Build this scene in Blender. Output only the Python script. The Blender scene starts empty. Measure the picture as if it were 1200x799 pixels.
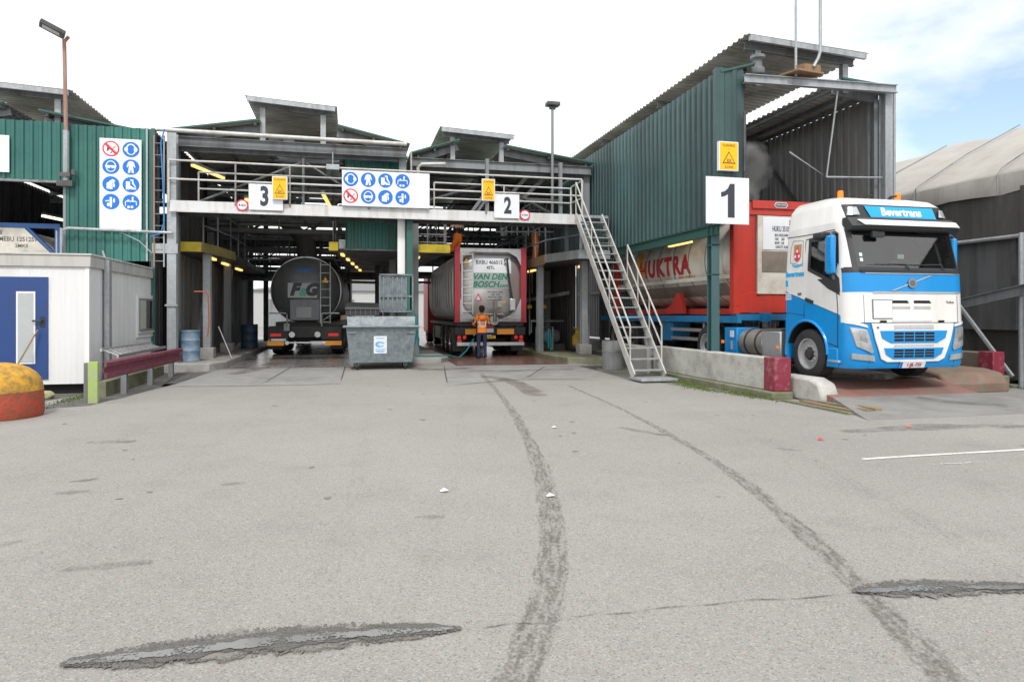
import bpy, bmesh, math, random
from mathutils import Vector, Matrix
random.seed(7)
R = math.radians
sc = bpy.context.scene
COL = sc.collection
# ------------------------------------------------------------------ camera, sky, sun, exposure
YAW = 13.35
cam = bpy.data.cameras.new('camera'); cam_o = bpy.data.objects.new('camera', cam); COL.objects.link(cam_o)
cam.lens = 24; cam.sensor_width = 36; cam.shift_y = -0.02625; cam.clip_end = 3000; cam.clip_start = 0.05
cam_o.location = (0, 0, 1.55); cam_o.rotation_euler = (R(90), 0, R(-YAW)); sc.camera = cam_o
SUN_EL, SUN_AZ = 50, 188          # azimuth clockwise from +Y
w = bpy.data.worlds.new('World'); sc.world = w; w.use_nodes = True
nt = w.node_tree; nt.nodes.clear()
def wn(t, **k):
    n = nt.nodes.new(t)
    for a, b in k.items(): setattr(n, a, b)
    return n
out = wn('ShaderNodeOutputWorld'); sky = wn('ShaderNodeTexSky', sky_type='NISHITA', sun_disc=False)
sky.sun_elevation = R(SUN_EL); sky.sun_rotation = R(SUN_AZ); sky.air_density = 1.0; sky.dust_density = 1.2
bg1 = wn('ShaderNodeBackground'); bg1.inputs[1].default_value = 0.125
bg2 = wn('ShaderNodeBackground'); bg2.inputs[0].default_value = (1, 1, 1, 1); bg2.inputs[1].default_value = 0.8
nt.links.new(sky.outputs[0], bg1.inputs[0])
tc = wn('ShaderNodeTexCoord'); sep = wn('ShaderNodeSeparateXYZ'); nt.links.new(tc.outputs['Generated'], sep.inputs[0])
noi = wn('ShaderNodeTexNoise'); noi.inputs['Scale'].default_value = 2.6; noi.inputs['Detail'].default_value = 7; noi.inputs['Roughness'].default_value = .55
mp = wn('ShaderNodeMapping'); mp.inputs['Scale'].default_value = (1, 1, 2.2); nt.links.new(tc.outputs['Generated'], mp.inputs[0]); nt.links.new(mp.outputs[0], noi.inputs[0])
dt = wn('ShaderNodeVectorMath', operation='DOT_PRODUCT'); nt.links.new(tc.outputs['Generated'], dt.inputs[0])
dt.inputs[1].default_value = (math.sin(R(66)), math.cos(R(66)), .22)     # the blue gap in the cloud is towards azimuth 66
m1 = wn('ShaderNodeMath', operation='MULTIPLY_ADD'); nt.links.new(noi.outputs[0], m1.inputs[0]); m1.inputs[1].default_value = .55; nt.links.new(dt.outputs['Value'], m1.inputs[2])
rp = wn('ShaderNodeMapRange'); nt.links.new(m1.outputs[0], rp.inputs[0]); rp.inputs[1].default_value = 1.085; rp.inputs[2].default_value = 1.22; rp.inputs[3].default_value = 1; rp.inputs[4].default_value = .10
mix = wn('ShaderNodeMixShader'); nt.links.new(rp.outputs[0], mix.inputs[0]); nt.links.new(bg1.outputs[0], mix.inputs[1]); nt.links.new(bg2.outputs[0], mix.inputs[2]); nt.links.new(mix.outputs[0], out.inputs[0])
sun = bpy.data.lights.new('sun', 'SUN'); sun.energy = 1.3; sun.angle = R(10); sun.color = (1, .96, .9)
sun_o = bpy.data.objects.new('sun', sun); COL.objects.link(sun_o)
sd = Vector((math.sin(R(SUN_AZ))*math.cos(R(SUN_EL)), math.cos(R(SUN_AZ))*math.cos(R(SUN_EL)), math.sin(R(SUN_EL))))
sun_o.rotation_euler = sd.to_track_quat('Z', 'Y').to_euler()
vs = sc.view_settings; vs.view_transform = 'Standard'; vs.look = 'None'; vs.gamma = 1; vs.exposure = .82; vs.use_curve_mapping = False

# ------------------------------------------------------------------ materials
MATS = {}
def panel_tint(m, amt=.14, w_=1.0):
    t = m.node_tree; L = t.links.new; b = t.nodes['Principled BSDF']; co = t.nodes.new('ShaderNodeTexCoord'); sp_ = t.nodes.new('ShaderNodeSeparateXYZ'); L(co.outputs['Object'], sp_.inputs[0])
    a = t.nodes.new('ShaderNodeMath'); a.operation = 'ADD'; L(sp_.outputs[0], a.inputs[0]); L(sp_.outputs[1], a.inputs[1]); d = t.nodes.new('ShaderNodeMath'); d.operation = 'DIVIDE'; L(a.outputs[0], d.inputs[0]); d.inputs[1].default_value = w_
    f = t.nodes.new('ShaderNodeMath'); f.operation = 'FLOOR'; L(d.outputs[0], f.inputs[0]); wn_ = t.nodes.new('ShaderNodeTexWhiteNoise'); wn_.noise_dimensions = '1D'; L(f.outputs[0], wn_.inputs['W'])
    mr = t.nodes.new('ShaderNodeMapRange'); L(wn_.outputs[0], mr.inputs[0]); mr.inputs[3].default_value = 1-amt; mr.inputs[4].default_value = 1+amt
    hs = t.nodes.new('ShaderNodeHueSaturation'); src = b.inputs['Base Color'].links[0].from_socket; L(src, hs.inputs['Color']); L(mr.outputs[0], hs.inputs['Value']); L(hs.outputs[0], b.inputs['Base Color']); return m
def mat(name, col, rough=.6, metal=0, dirt=None, amt=.5, scale=2.0, streak=False, bump=0, bscale=30, emit=None, spec=.5, alt=None, alts=8, thr=.5, alpha=None, coat=0):
    if name in MATS: return MATS[name]
    m = bpy.data.materials.new(name); m.use_nodes = True; MATS[name] = m
    t = m.node_tree; b = t.nodes['Principled BSDF']; L = t.links.new
    b.inputs['Roughness'].default_value = rough; b.inputs['Metallic'].default_value = metal
    b.inputs['Specular IOR Level'].default_value = spec; b.inputs['Coat Weight'].default_value = coat
    c = (*col, 1); b.inputs['Base Color'].default_value = c
    co = t.nodes.new('ShaderNodeTexCoord')
    src = None
    def noise(sc_, det=5, ro=.6, mapping=None):
        n = t.nodes.new('ShaderNodeTexNoise'); n.inputs['Scale'].default_value = sc_; n.inputs['Detail'].default_value = det; n.inputs['Roughness'].default_value = ro
        mm = t.nodes.new('ShaderNodeMapping'); L(co.outputs['Object'], mm.inputs[0]); mm.inputs['Scale'].default_value = mapping or (1, 1, 1); L(mm.outputs[0], n.inputs[0]); return n
    if alt is not None:
        n = noise(alts, 6); r = t.nodes.new('ShaderNodeMix'); r.data_type = 'RGBA'; r.inputs[6].default_value = c; r.inputs[7].default_value = (*alt, 1)
        mr = t.nodes.new('ShaderNodeMapRange'); L(n.outputs[0], mr.inputs[0]); mr.inputs[1].default_value = .35; mr.inputs[2].default_value = .65; L(mr.outputs[0], r.inputs[0]); src = r.outputs[2]
    if dirt is not None:
        n = noise(scale, 7, .65, (2.5, 2.5, .25) if streak else None)
        mr = t.nodes.new('ShaderNodeMapRange'); L(n.outputs[0], mr.inputs[0]); mr.inputs[1].default_value = thr-.05; mr.inputs[2].default_value = thr+.25; mr.inputs[4].default_value = amt
        r = t.nodes.new('ShaderNodeMix'); r.data_type = 'RGBA'; L(mr.outputs[0], r.inputs[0])
        if src: L(src, r.inputs[6])
        else: r.inputs[6].default_value = c
        r.inputs[7].default_value = (*dirt, 1); src = r.outputs[2]
        rr = t.nodes.new('ShaderNodeMapRange'); L(n.outputs[0], rr.inputs[0]); rr.inputs[1].default_value = .3; rr.inputs[2].default_value = .75; rr.inputs[3].default_value = rough*.85; rr.inputs[4].default_value = min(1, rough*1.3); L(rr.outputs[0], b.inputs['Roughness'])
    if src: L(src, b.inputs['Base Color'])
    if bump:
        n = noise(bscale, 4); bp = t.nodes.new('ShaderNodeBump'); bp.inputs['Strength'].default_value = bump; bp.inputs['Distance'].default_value = .02; L(n.outputs[0], bp.inputs['Height']); L(bp.outputs[0], b.inputs['Normal'])
    if emit: b.inputs['Emission Color'].default_value = (*emit[0], 1); b.inputs['Emission Strength'].default_value = emit[1]
    if alpha is not None: b.inputs['Alpha'].default_value = alpha
    return m
GAL = mat('galvanised', (.34, .37, .39), .5, .35, (.16, .16, .16), .7, 1.6, True, alt=(.42, .45, .47), alts=14)
GALD = mat('galvanised_dull', (.23, .25, .26), .6, .2, (.07, .065, .06), .8, 1.2, True)
STEELD = mat('dark_steel', (.10, .105, .11), .6, .2, (.04, .035, .03), .8, 1.5)
RAILW = mat('painted_rail', (.55, .55, .53), .5, .1, (.3, .24, .18), .7, 3)
FASC = mat('fascia_paint', (.62, .63, .64), .5, .05, (.36, .31, .25), .75, 1.5, True, thr=.52)
GREEN = mat('green_cladding', (.022, .122, .112), .42, 0, (.016, .080, .075), .8, .7, True, alt=(.035, .165, .135), alts=1.2)
GREEND = mat('green_cladding_old', (.038, .082, .086), .42, 0, (.028, .055, .058), .9, .6, True, alt=(.048, .115, .115), alts=.9)
GREENR = mat('green_cladding_rusty', (.03, .15, .125), .5, 0, (.12, .07, .03), .5, 1.6, True, thr=.55)
GTRIM = mat('green_trim', (.02, .11, .09), .5, 0, (.06, .07, .06), .6, 2)
SHEET = mat('roof_sheet', (.34, .345, .32), .6, .05, (.17, .15, .12), .7, .9, False, alt=(.42, .42, .39), alts=1.5)
SHEETG = mat('roof_sheet_green', (.30, .35, .30), .6, .05, (.17, .18, .14), .7, .9, False, alt=(.38, .42, .37), alts=1.5)
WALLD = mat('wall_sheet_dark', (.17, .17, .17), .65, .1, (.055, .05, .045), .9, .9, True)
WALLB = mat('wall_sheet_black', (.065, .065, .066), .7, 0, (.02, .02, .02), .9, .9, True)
CONC = mat('concrete', (.34, .335, .32), .85, 0, (.17, .16, .14), .8, 1.7, False, .4, 40)
CONCW = mat('concrete_whitewashed', (.52, .52, .49), .85, 0, (.24, .23, .19), .85, 3.2, False, .6, 25, thr=.50, alt=(.43, .43, .40), alts=1.4)
CONCM = mat('concrete_mossy', (.22, .21, .16), .9, 0, (.10, .13, .045), .9, 3.5, False, .5, 30, thr=.42)
CONCWET = mat('concrete_wet', (.16, .155, .15), .25, 0, (.28, .27, .26), .8, 1.1, False, .15, 20)
REDWET = mat('red_floor_wet', (.20, .11, .09), .22, 0, (.11, .08, .07), .9, .9, False, .15, 20)
REDPAD = mat('red_painted_concrete', (.27, .12, .095), .6, 0, (.22, .17, .15), .9, 1.6, False, .4, 30, thr=.45)
SLAB = mat('concrete_slab', (.27, .27, .265), .7, 0, (.17, .165, .16), .8, .8, False, .3, 60, alt=(.31, .31, .30), alts=3)
MAROON = mat('maroon_paint', (.23, .025, .05), .55, 0, (.42, .30, .29), .75, 7, False, .2, 40, thr=.56)
MAROONR = mat('maroon_rail', (.19, .04, .07), .5, .1, (.09, .03, .04), .7, 4, True)
WHITE = mat('white_paint', (.80, .80, .80), .35, 0, (.55, .54, .50), .4, 1.5, True, thr=.52)
SIGNW = mat('sign_white', (.76, .79, .84), .4, 0, (.62, .63, .64), .5, 1.2)
CABIN = mat('cabin_white', (.72, .73, .74), .45, 0, (.52, .52, .49), .6, 1.2, True, thr=.5)
CABTRIM = mat('cabin_trim', (.48, .48, .46), .5, 0, (.28, .27, .24), .7, 2, True)
DOORB = mat('door_blue', (.018, .06, .22), .45, 0, (.03, .05, .13), .5, 2)
BLACK = mat('black_rubber', (.022, .022, .023), .7, 0, (.07, .068, .065), .6, 4)
BLK = mat('black_plastic', (.028, .03, .034), .5)
DK = mat('dark_void', (.012, .012, .012), .9)
CH = mat('chassis_black', (.03, .03, .032), .6, 0, (.09, .08, .07), .7, 3)
TWHITE = mat('truck_white', (.80, .80, .79), .25, 0, (.56, .54, .49), .5, 1.3, True, coat=.35, thr=.47)
TBLUE = mat('truck_blue', (.002, .26, .66), .3, 0, (.012, .20, .48), .4, 1.5, False, coat=.15)
TBLUEF = mat('chassis_blue', (.01, .20, .45), .4, 0, (.05, .09, .12), .8, 3)
SIGNB = mat('safety_blue', (.004, .16, .62), .4)
REDS = mat('safety_red', (.70, .03, .06), .4)
YELSIGN = mat('warning_yellow', (.95, .50, .0), .4)
BROWN = mat('print_brown', (.22, .09, .02), .5)
INK = mat('print_ink', (.03, .04, .055), .5)
INKG = mat('print_grey', (.12, .12, .13), .5)
REDP = mat('container_red', (.52, .04, .026), .42, 0, (.26, .05, .04), .7, 2.2, True, .1, 20)
TANKW = mat('tank_white', (.66, .64, .58), .4, 0, (.30, .24, .18), .8, 1.5, False, .1, 20, thr=.48)
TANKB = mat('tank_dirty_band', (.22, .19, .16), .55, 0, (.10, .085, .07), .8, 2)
TANKG = mat('tank_grey', (.13, .145, .155), .38, .35, (.07, .07, .07), .8, 1.3, True)
STAIN = mat('stainless', (.62, .62, .61), .32, .65, (.42, .41, .39), .6, 1.2, True)
STAIND = mat('stainless_dull', (.36, .36, .35), .35, .8, (.2, .19, .18), .7, 1.6, True)
ALU = mat('aluminium', (.60, .61, .62), .35, .7, (.42, .42, .42), .6, 3)
BLUEF = mat('frame_blue', (.02, .10, .32), .42, 0, (.04, .07, .15), .7, 3)
YEL = mat('yellow_edge', (.68, .52, .03), .5, 0, (.35, .25, .05), .7, 3.5)
ORANGE = mat('hi_vis_orange', (1.0, .27, .03), .7, 0, (.8, .16, .02), .4, 9, bump=.3, bscale=14)
REFL = mat('reflective_band', (.62, .65, .62), .4)
NAVY = mat('navy_cloth', (.018, .028, .07), .85, bump=.4, bscale=16)
SKIN = mat('skin', (.45, .24, .17), .6)
HAIR = mat('dark_hair', (.02, .015, .012), .7)
TLED = mat('tail_red', (.55, .01, .01), .3, emit=((1, .05, .03), .12))
AMB = mat('amber', (.9, .22, .01), .3, emit=((1, .25, .02), .15))
ORREFL = mat('orange_marker', (.9, .35, .03), .35)
TUBE = mat('lit_tube', (1, .85, .4), .5, emit=((1, .66, .20), .8))
TUBEW = mat('lit_tube_white', (1, .95, .85), .5, emit=((1, .85, .6), 1.6))
RUSTP = mat('rusty_pole', (.34, .17, .13), .65, .1, (.42, .40, .38), .8, 5, True)
TEAL = mat('teal_hose', (.01, .22, .25), .4)
HBLUE = mat('blue_hose', (.02, .20, .55), .4)
ORP = mat('orange_pipe', (.42, .085, .025), .5)
DRUMB = mat('drum_blue', (.10, .20, .32), .5, 0, (.30, .32, .33), .9, 6, thr=.45)
TARP = mat('tarpaulin', (.40, .385, .355), .75, 0, (.30, .28, .25), .7, 1.3, False, .6, 3)
TARPD = mat('tarpaulin_skirt', (.33, .32, .30), .75, 0, (.22, .20, .18), .8, 1.2, True, .6, 3)
HOPD = mat('hopper_dark', (.055, .052, .05), .7, 0, (.12, .115, .11), .6, 1.8, True, thr=.5)
HOPG = mat('hopper_grey', (.13, .135, .14), .65, .1, (.06, .055, .05), .9, 1.2, True)
MOSS = mat('moss', (.10, .16, .02), .95, 0, (.05, .06, .02), .8, 8, False, .8, 40)
LIME = mat('lime_paint', (.34, .52, .08), .6, 0, (.36, .36, .30), .95, 9, thr=.44)
BOLY = mat('bollard_yellow', (.62, .33, .03), .8, 0, (.13, .11, .06), .95, 6, False, .9, 9, thr=.46)
BOLR = mat('bollard_red', (.42, .06, .035), .8, 0, (.13, .10, .05), .95, 6, False, .9, 9, thr=.46)
GRNT = mat('logo_green', (.0, .24, .14), .5)
GREYP = mat('logo_panel', (.42, .44, .45), .5)
TXRED = mat('letters_red', (.45, .02, .03), .5)
TXYEL = mat('letters_yellow', (.65, .34, .03), .5)
TAN = mat('crest_tan', (.42, .26, .12), .5)
CYAN = mat('letters_cyan', (.01, .38, .75), .4)
LENS = mat('lamp_lens', (.58, .61, .63), .12, .6, alt=(.42, .45, .46), alts=6)
PLATEY = mat('plate_yellow', (.85, .55, .02), .4)
WOOD = mat('timber', (.30, .19, .11), .8, 0, (.15, .10, .07), .7, 5)
STONE = mat('pale_stone', (.42, .40, .24), .9, 0, (.2, .2, .1), .8, 5)

for m_ in (GREEN, GREEND, GREENR, WALLD, WALLB, SHEET): panel_tint(m_, .13, .95)
def glass_mat(name, tint, f0):
    m = bpy.data.materials.new(name); m.use_nodes = True; t = m.node_tree; t.nodes.clear(); L = t.links.new
    o = t.nodes.new('ShaderNodeOutputMaterial'); tr = t.nodes.new('ShaderNodeBsdfTransparent'); tr.inputs[0].default_value = (*tint, 1)
    g = t.nodes.new('ShaderNodeBsdfGlossy'); g.inputs['Roughness'].default_value = .03
    fr = t.nodes.new('ShaderNodeLayerWeight'); fr.inputs[0].default_value = .35
    mr = t.nodes.new('ShaderNodeMapRange'); L(fr.outputs['Fresnel'], mr.inputs[0]); mr.inputs[3].default_value = f0; mr.inputs[4].default_value = 1
    mx = t.nodes.new('ShaderNodeMixShader'); L(mr.outputs[0], mx.inputs[0]); L(tr.outputs[0], mx.inputs[1]); L(g.outputs[0], mx.inputs[2]); L(mx.outputs[0], o.inputs[0]); return m
GLASS = glass_mat('windscreen_glass', (.62, .68, .66), .10)
GLASSD = glass_mat('window_glass', (.4, .45, .47), .12)

def asphalt():
    m = bpy.data.materials.new('asphalt'); m.use_nodes = True; t = m.node_tree; b = t.nodes['Principled BSDF']; L = t.links.new
    co = t.nodes.new('ShaderNodeTexCoord')
    def ramp(src, a, bb, c0, c1):
        r = t.nodes.new('ShaderNodeMapRange'); L(src, r.inputs[0]); r.inputs[1].default_value = a; r.inputs[2].default_value = bb; r.inputs[3].default_value = c0; r.inputs[4].default_value = c1; return r.outputs[0]
    def noise(s, d=5, ro=.6):
        n = t.nodes.new('ShaderNodeTexNoise'); n.inputs['Scale'].default_value = s; n.inputs['Detail'].default_value = d; n.inputs['Roughness'].default_value = ro; L(co.outputs['Object'], n.inputs[0]); return n.outputs[0]
    def mixc(f, a, bcol, mode='MIX'):
        r = t.nodes.new('ShaderNodeMix'); r.data_type = 'RGBA'; r.blend_type = mode
        L(f, r.inputs[0])
        (L(a, r.inputs[6]) if not isinstance(a, tuple) else setattr(r.inputs[6], 'default_value', (*a, 1)))
        (L(bcol, r.inputs[7]) if not isinstance(bcol, tuple) else setattr(r.inputs[7], 'default_value', (*bcol, 1)))
        return r.outputs[2]
    base = mixc(ramp(noise(.22, 4), .35, .65, 0, 1), (.275, .268, .252), (.33, .322, .302))
    base = mixc(ramp(noise(1.3, 6, .65), .52, .72, 0, .45), base, (.205, .20, .19))
    base = mixc(ramp(noise(.5, 7, .7), .56, .68, 0, .4), base, (.22, .213, .20))
    base = mixc(ramp(noise(.09, 5, .7), .42, .60, 0, .35), base, (.35, .345, .33))
    v = t.nodes.new('ShaderNodeTexVoronoi'); v.inputs['Scale'].default_value = 110; L(co.outputs['Object'], v.inputs[0])
    sepc = t.nodes.new('ShaderNodeSeparateColor'); L(v.outputs['Color'], sepc.inputs[0])
    base = mixc(ramp(sepc.outputs[0], .82, .86, 0, .6), base, (.44, .425, .40))
    base = mixc(ramp(sepc.outputs[1], .86, .90, 0, .55), base, (.13, .125, .12))
    base = mixc(ramp(sepc.outputs[2], .95, .97, 0, .55), base, (.38, .25, .19))
    v2 = t.nodes.new('ShaderNodeTexVoronoi'); v2.inputs['Scale'].default_value = 240; L(co.outputs['Object'], v2.inputs[0])
    s2 = t.nodes.new('ShaderNodeSeparateColor'); L(v2.outputs['Color'], s2.inputs[0])
    base = mixc(ramp(s2.outputs[0], .0, 1, .0, .35), base, (.15, .146, .138))
    L(base, b.inputs['Base Color']); b.inputs['Roughness'].default_value = .9
    bp = t.nodes.new('ShaderNodeBump'); bp.inputs['Strength'].default_value = .5; bp.inputs['Distance'].default_value = .006
    L(v.outputs['Distance'], bp.inputs['Height']); L(bp.outputs[0], b.inputs['Normal']); return m
ASPH = asphalt()
def decal(name, col, rough, scale, lo, hi, stretch=(1, 1, 1), bump=0, edge=True, mx=1.0, w2=.5, s2=60):
    # a worn mark lying on the ground: alpha broken up by noise, fading at its own edge (attribute 'edge')
    m = bpy.data.materials.new(name); m.use_nodes = True; t = m.node_tree; b = t.nodes['Principled BSDF']; L = t.links.new
    b.inputs['Base Color'].default_value = (*col, 1); b.inputs['Roughness'].default_value = rough
    co = t.nodes.new('ShaderNodeTexCoord'); mm = t.nodes.new('ShaderNodeMapping'); L(co.outputs['UV'] if stretch != (1, 1, 1) else co.outputs['Object'], mm.inputs[0]); mm.inputs['Scale'].default_value = stretch
    n = t.nodes.new('ShaderNodeTexNoise'); n.inputs['Scale'].default_value = scale; n.inputs['Detail'].default_value = 6; n.inputs['Roughness'].default_value = .7; L(mm.outputs[0], n.inputs[0])
    n2 = t.nodes.new('ShaderNodeTexNoise'); n2.inputs['Scale'].default_value = s2; n2.inputs['Detail'].default_value = 3; L(co.outputs['Object'], n2.inputs[0])
    av = t.nodes.new('ShaderNodeMath'); av.operation = 'MULTIPLY_ADD'; L(n2.outputs[0], av.inputs[0]); av.inputs[1].default_value = w2; L(n.outputs[0], av.inputs[2])
    at = t.nodes.new('ShaderNodeAttribute'); at.attribute_name = 'edge'
    ad = t.nodes.new('ShaderNodeMath'); ad.operation = 'ADD'; L(av.outputs[0], ad.inputs[0]); L(at.outputs['Fac'], ad.inputs[1])
    r = t.nodes.new('ShaderNodeMapRange'); L(ad.outputs[0], r.inputs[0]); r.inputs[1].default_value = lo; r.inputs[2].default_value = hi; r.inputs[4].default_value = mx; L(r.outputs[0], b.inputs['Alpha'])
    if bump:
        bp = t.nodes.new('ShaderNodeBump'); bp.inputs['Strength'].default_value = bump; bp.inputs['Distance'].default_value = .03; L(n2.outputs[0], bp.inputs['Height']); L(bp.outputs[0], b.inputs['Normal'])
    return m

# ------------------------------------------------------------------ builders
ORG = {}
def tag(o, label=None, cat=None, group=None, kind=None):
    if label: o['label'] = label
    if cat: o['category'] = cat
    if group: o['group'] = group
    if kind: o['kind'] = kind
    return o
def empty(name, loc, label, cat, group=None, rz=0, local=False):
    o = bpy.data.objects.new(name, None); COL.objects.link(o); o.location = loc; o.rotation_euler = (0, 0, rz); o.empty_display_size = .2
    ORG[o.name] = Vector((0, 0, 0)) if local else Vector(loc)
    return tag(o, label, cat, group)
def link_mesh(name, me, mats, parent=None, bevel=0, ang=35, **t):
    o = bpy.data.objects.new(name, me); COL.objects.link(o)
    if mats:
        for m in (mats if isinstance(mats, (list, tuple)) else [mats]): me.materials.append(m)
    if parent is not None:
        org = ORG[parent.name]; o.parent = parent; ORG[o.name] = org; me.transform(Matrix.Translation(-org))
    elif t.get('kind') != 'structure' and len(me.vertices):
        xs = [v.co.x for v in me.vertices]; ys = [v.co.y for v in me.vertices]; zs = [v.co.z for v in me.vertices]
        c = Vector(((min(xs)+max(xs))/2, (min(ys)+max(ys))/2, min(zs))); me.transform(Matrix.Translation(-c)); o.location = c; ORG[o.name] = c
    me.polygons.foreach_set('use_smooth', [True]*len(me.polygons)); me.set_sharp_from_angle(angle=R(ang))
    if bevel:
        b = o.modifiers.new('bevel', 'BEVEL'); b.width = bevel; b.segments = 2; b.limit_method = 'ANGLE'; b.angle_limit = R(40)
    tag(o, **t); return o
class MB:
    def __init__(s): s.v = []; s.f = []; s.m = []
    def add(s, vs, fs, m=0):
        k = len(s.v); s.v += [tuple(v) for v in vs]; s.f += [tuple(i+k for i in f) for f in fs]; s.m += [m]*len(fs); return s
    def box(s, x0, x1, y0, y1, z0, z1, m=0):
        return s.add([(x0,y0,z0),(x1,y0,z0),(x1,y1,z0),(x0,y1,z0),(x0,y0,z1),(x1,y0,z1),(x1,y1,z1),(x0,y1,z1)], [(0,3,2,1),(4,5,6,7),(0,1,5,4),(1,2,6,5),(2,3,7,6),(3,0,4,7)], m)
    def sweep(s, p, q, prof, up=(0,0,1), m=0):
        p = Vector(p); q = Vector(q); d = (q-p).normalized(); up = Vector(up)
        if abs(d.dot(up)) > .98: up = Vector((0,1,0)) if abs(d.y) < .9 else Vector((1,0,0))
        a = d.cross(up).normalized(); b = a.cross(d).normalized(); n = len(prof)
        vs = [p+a*x+b*y for x, y in prof]+[q+a*x+b*y for x, y in prof]
        return s.add(vs, [tuple(range(n-1,-1,-1)), tuple(range(n,2*n))]+[(i,(i+1)%n,n+(i+1)%n,n+i) for i in range(n)], m)
    def beam(s, p, q, w, h, m=0, up=(0,0,1)): return s.sweep(p, q, [(-w/2,-h/2),(w/2,-h/2),(w/2,h/2),(-w/2,h/2)], up, m)
    def ibeam(s, p, q, w, h, m=0, up=(0,0,1), t=.015):
        W, H, e = w/2, h/2, t/2
        return s.sweep(p, q, [(-W,-H),(W,-H),(W,-H+t),(e,-H+t),(e,H-t),(W,H-t),(W,H),(-W,H),(-W,H-t),(-e,H-t),(-e,-H+t),(-W,-H+t)], up, m)
    def tube(s, pts, r, n=8, m=0, cap=True):
        pts = [Vector(p) for p in pts]; rs = r if isinstance(r, (list, tuple)) else [r]*len(pts); k = len(s.v); up = None
        for i, p in enumerate(pts):
            d = (pts[min(i+1,len(pts)-1)]-pts[max(i-1,0)]).normalized()
            if up is None: up = Vector((0,0,1)) if abs(d.z) < .9 else Vector((1,0,0))
            a = d.cross(up).normalized(); b = a.cross(d).normalized(); up = b
            s.v += [tuple(p+a*math.cos(2*math.pi*j/n)*rs[i]+b*math.sin(2*math.pi*j/n)*rs[i]) for j in range(n)]
        for i in range(len(pts)-1):
            for j in range(n): s.f.append((k+i*n+j,k+i*n+(j+1)%n,k+(i+1)*n+(j+1)%n,k+(i+1)*n+j)); s.m.append(m)
        if cap: s.f.append(tuple(k+j for j in range(n-1,-1,-1))); s.f.append(tuple(k+(len(pts)-1)*n+j for j in range(n))); s.m += [m,m]
        return s
    def prism(s, poly, mapf, a, b, m=0):
        n = len(poly); vs = [mapf(x,y,a) for x,y in poly]+[mapf(x,y,b) for x,y in poly]
        return s.add(vs, [tuple(range(n-1,-1,-1)), tuple(range(n,2*n))]+[(i,(i+1)%n,n+(i+1)%n,n+i) for i in range(n)], m)
    def lathe(s, prof, c, axis='x', n=32, m=0, ms=None):      # prof: list (along, radius)
        k = len(s.v); c = Vector(c)
        for a, r in prof:
            for j in range(n):
                t = 2*math.pi*j/n; x, y = r*math.cos(t), r*math.sin(t)
                s.v.append(tuple(c+(Vector((a,x,y)) if axis == 'x' else Vector((x,a,y)) if axis == 'y' else Vector((x,y,a)))))
        for i in range(len(prof)-1):
            for j in range(n): s.f.append((k+i*n+j,k+i*n+(j+1)%n,k+(i+1)*n+(j+1)%n,k+(i+1)*n+j)); s.m.append(ms[i] if ms else m)
        if prof[0][1] > 1e-4: s.f.append(tuple(k+j for j in range(n-1,-1,-1))); s.m.append(ms[0] if ms else m)
        if prof[-1][1] > 1e-4: s.f.append(tuple(k+(len(prof)-1)*n+j for j in range(n))); s.m.append(ms[-1] if ms else m)
        return s
    def corr(s, o, U, lu, V, lv, N, pitch=.2, dep=.035, th=.004, m=0, dents=0):
        o = Vector(o); U = Vector(U).normalized(); V = Vector(V).normalized(); N = Vector(N).normalized()
        pr = []; x = 0
        while x < lu-1e-6:
            for fx, h in ((0,0),(.5,0),(.6,1),(.9,1)):
                if x+fx*pitch <= lu: pr.append((x+fx*pitch, h*dep))
            x += pitch
        pr.append((lu, 0)); n = len(pr); k = len(s.v)
        for off in (0, th):
            for vv in (0, lv):
                for a, h in pr: s.v.append(tuple(o+U*a+V*vv+N*(h+off)))
        for i in range(n-1):
            s.f += [(k+i,k+i+1,k+n+i+1,k+n+i), (k+2*n+i,k+3*n+i,k+3*n+i+1,k+2*n+i+1), (k+i,k+2*n+i,k+2*n+i+1,k+i+1), (k+n+i,k+n+i+1,k+3*n+i+1,k+3*n+i)]; s.m += [m]*4
        s.f += [(k,k+n,k+3*n,k+2*n),(k+n-1,k+3*n-1,k+4*n-1,k+2*n-1)]; s.m += [m]*2
        return s
    def build(s, name, mats, parent=None, bevel=0, ang=35, fix=True, **t):
        me = bpy.data.meshes.new(name); me.from_pydata(s.v, [], s.f); me.polygons.foreach_set('material_index', s.m)
        if fix:
            bm = bmesh.new(); bm.from_mesh(me); bmesh.ops.recalc_face_normals(bm, faces=bm.faces); bm.to_mesh(me); bm.free()
        return link_mesh(name, me, mats, parent, bevel, ang, **t)
def grid_cut(bm, step, ax=(0, 1)):
    for a in ax:
        xs = [v.co[a] for v in bm.verts]; lo, hi = min(xs), max(xs); x = math.floor(lo/step)*step+step
        while x < hi:
            p = [0,0,0]; nn = [0,0,0]; p[a] = x; nn[a] = 1
            bmesh.ops.bisect_plane(bm, geom=bm.verts[:]+bm.edges[:]+bm.faces[:], plane_co=p, plane_no=nn); x += step
def fin(bm, mapf, th):
    if th:
        r = bmesh.ops.extrude_face_region(bm, geom=bm.faces[:])
        for g in r['geom']:
            if isinstance(g, bmesh.types.BMVert): g.co.z += th
    for v in bm.verts: v.co = mapf(*v.co)
    bmesh.ops.recalc_face_normals(bm, faces=bm.faces)
def patch(name, poly, mapf, mats, parent, th=.01, step=None, ax=(0, 1), bevel=0, **t):
    bm = bmesh.new(); bm.faces.new([bm.verts.new((x, y, 0)) for x, y in poly])
    if step: grid_cut(bm, step, ax)
    fin(bm, mapf, th); me = bpy.data.meshes.new(name); bm.to_mesh(me); bm.free()
    return link_mesh(name, me, mats, parent, bevel, **t)
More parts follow.
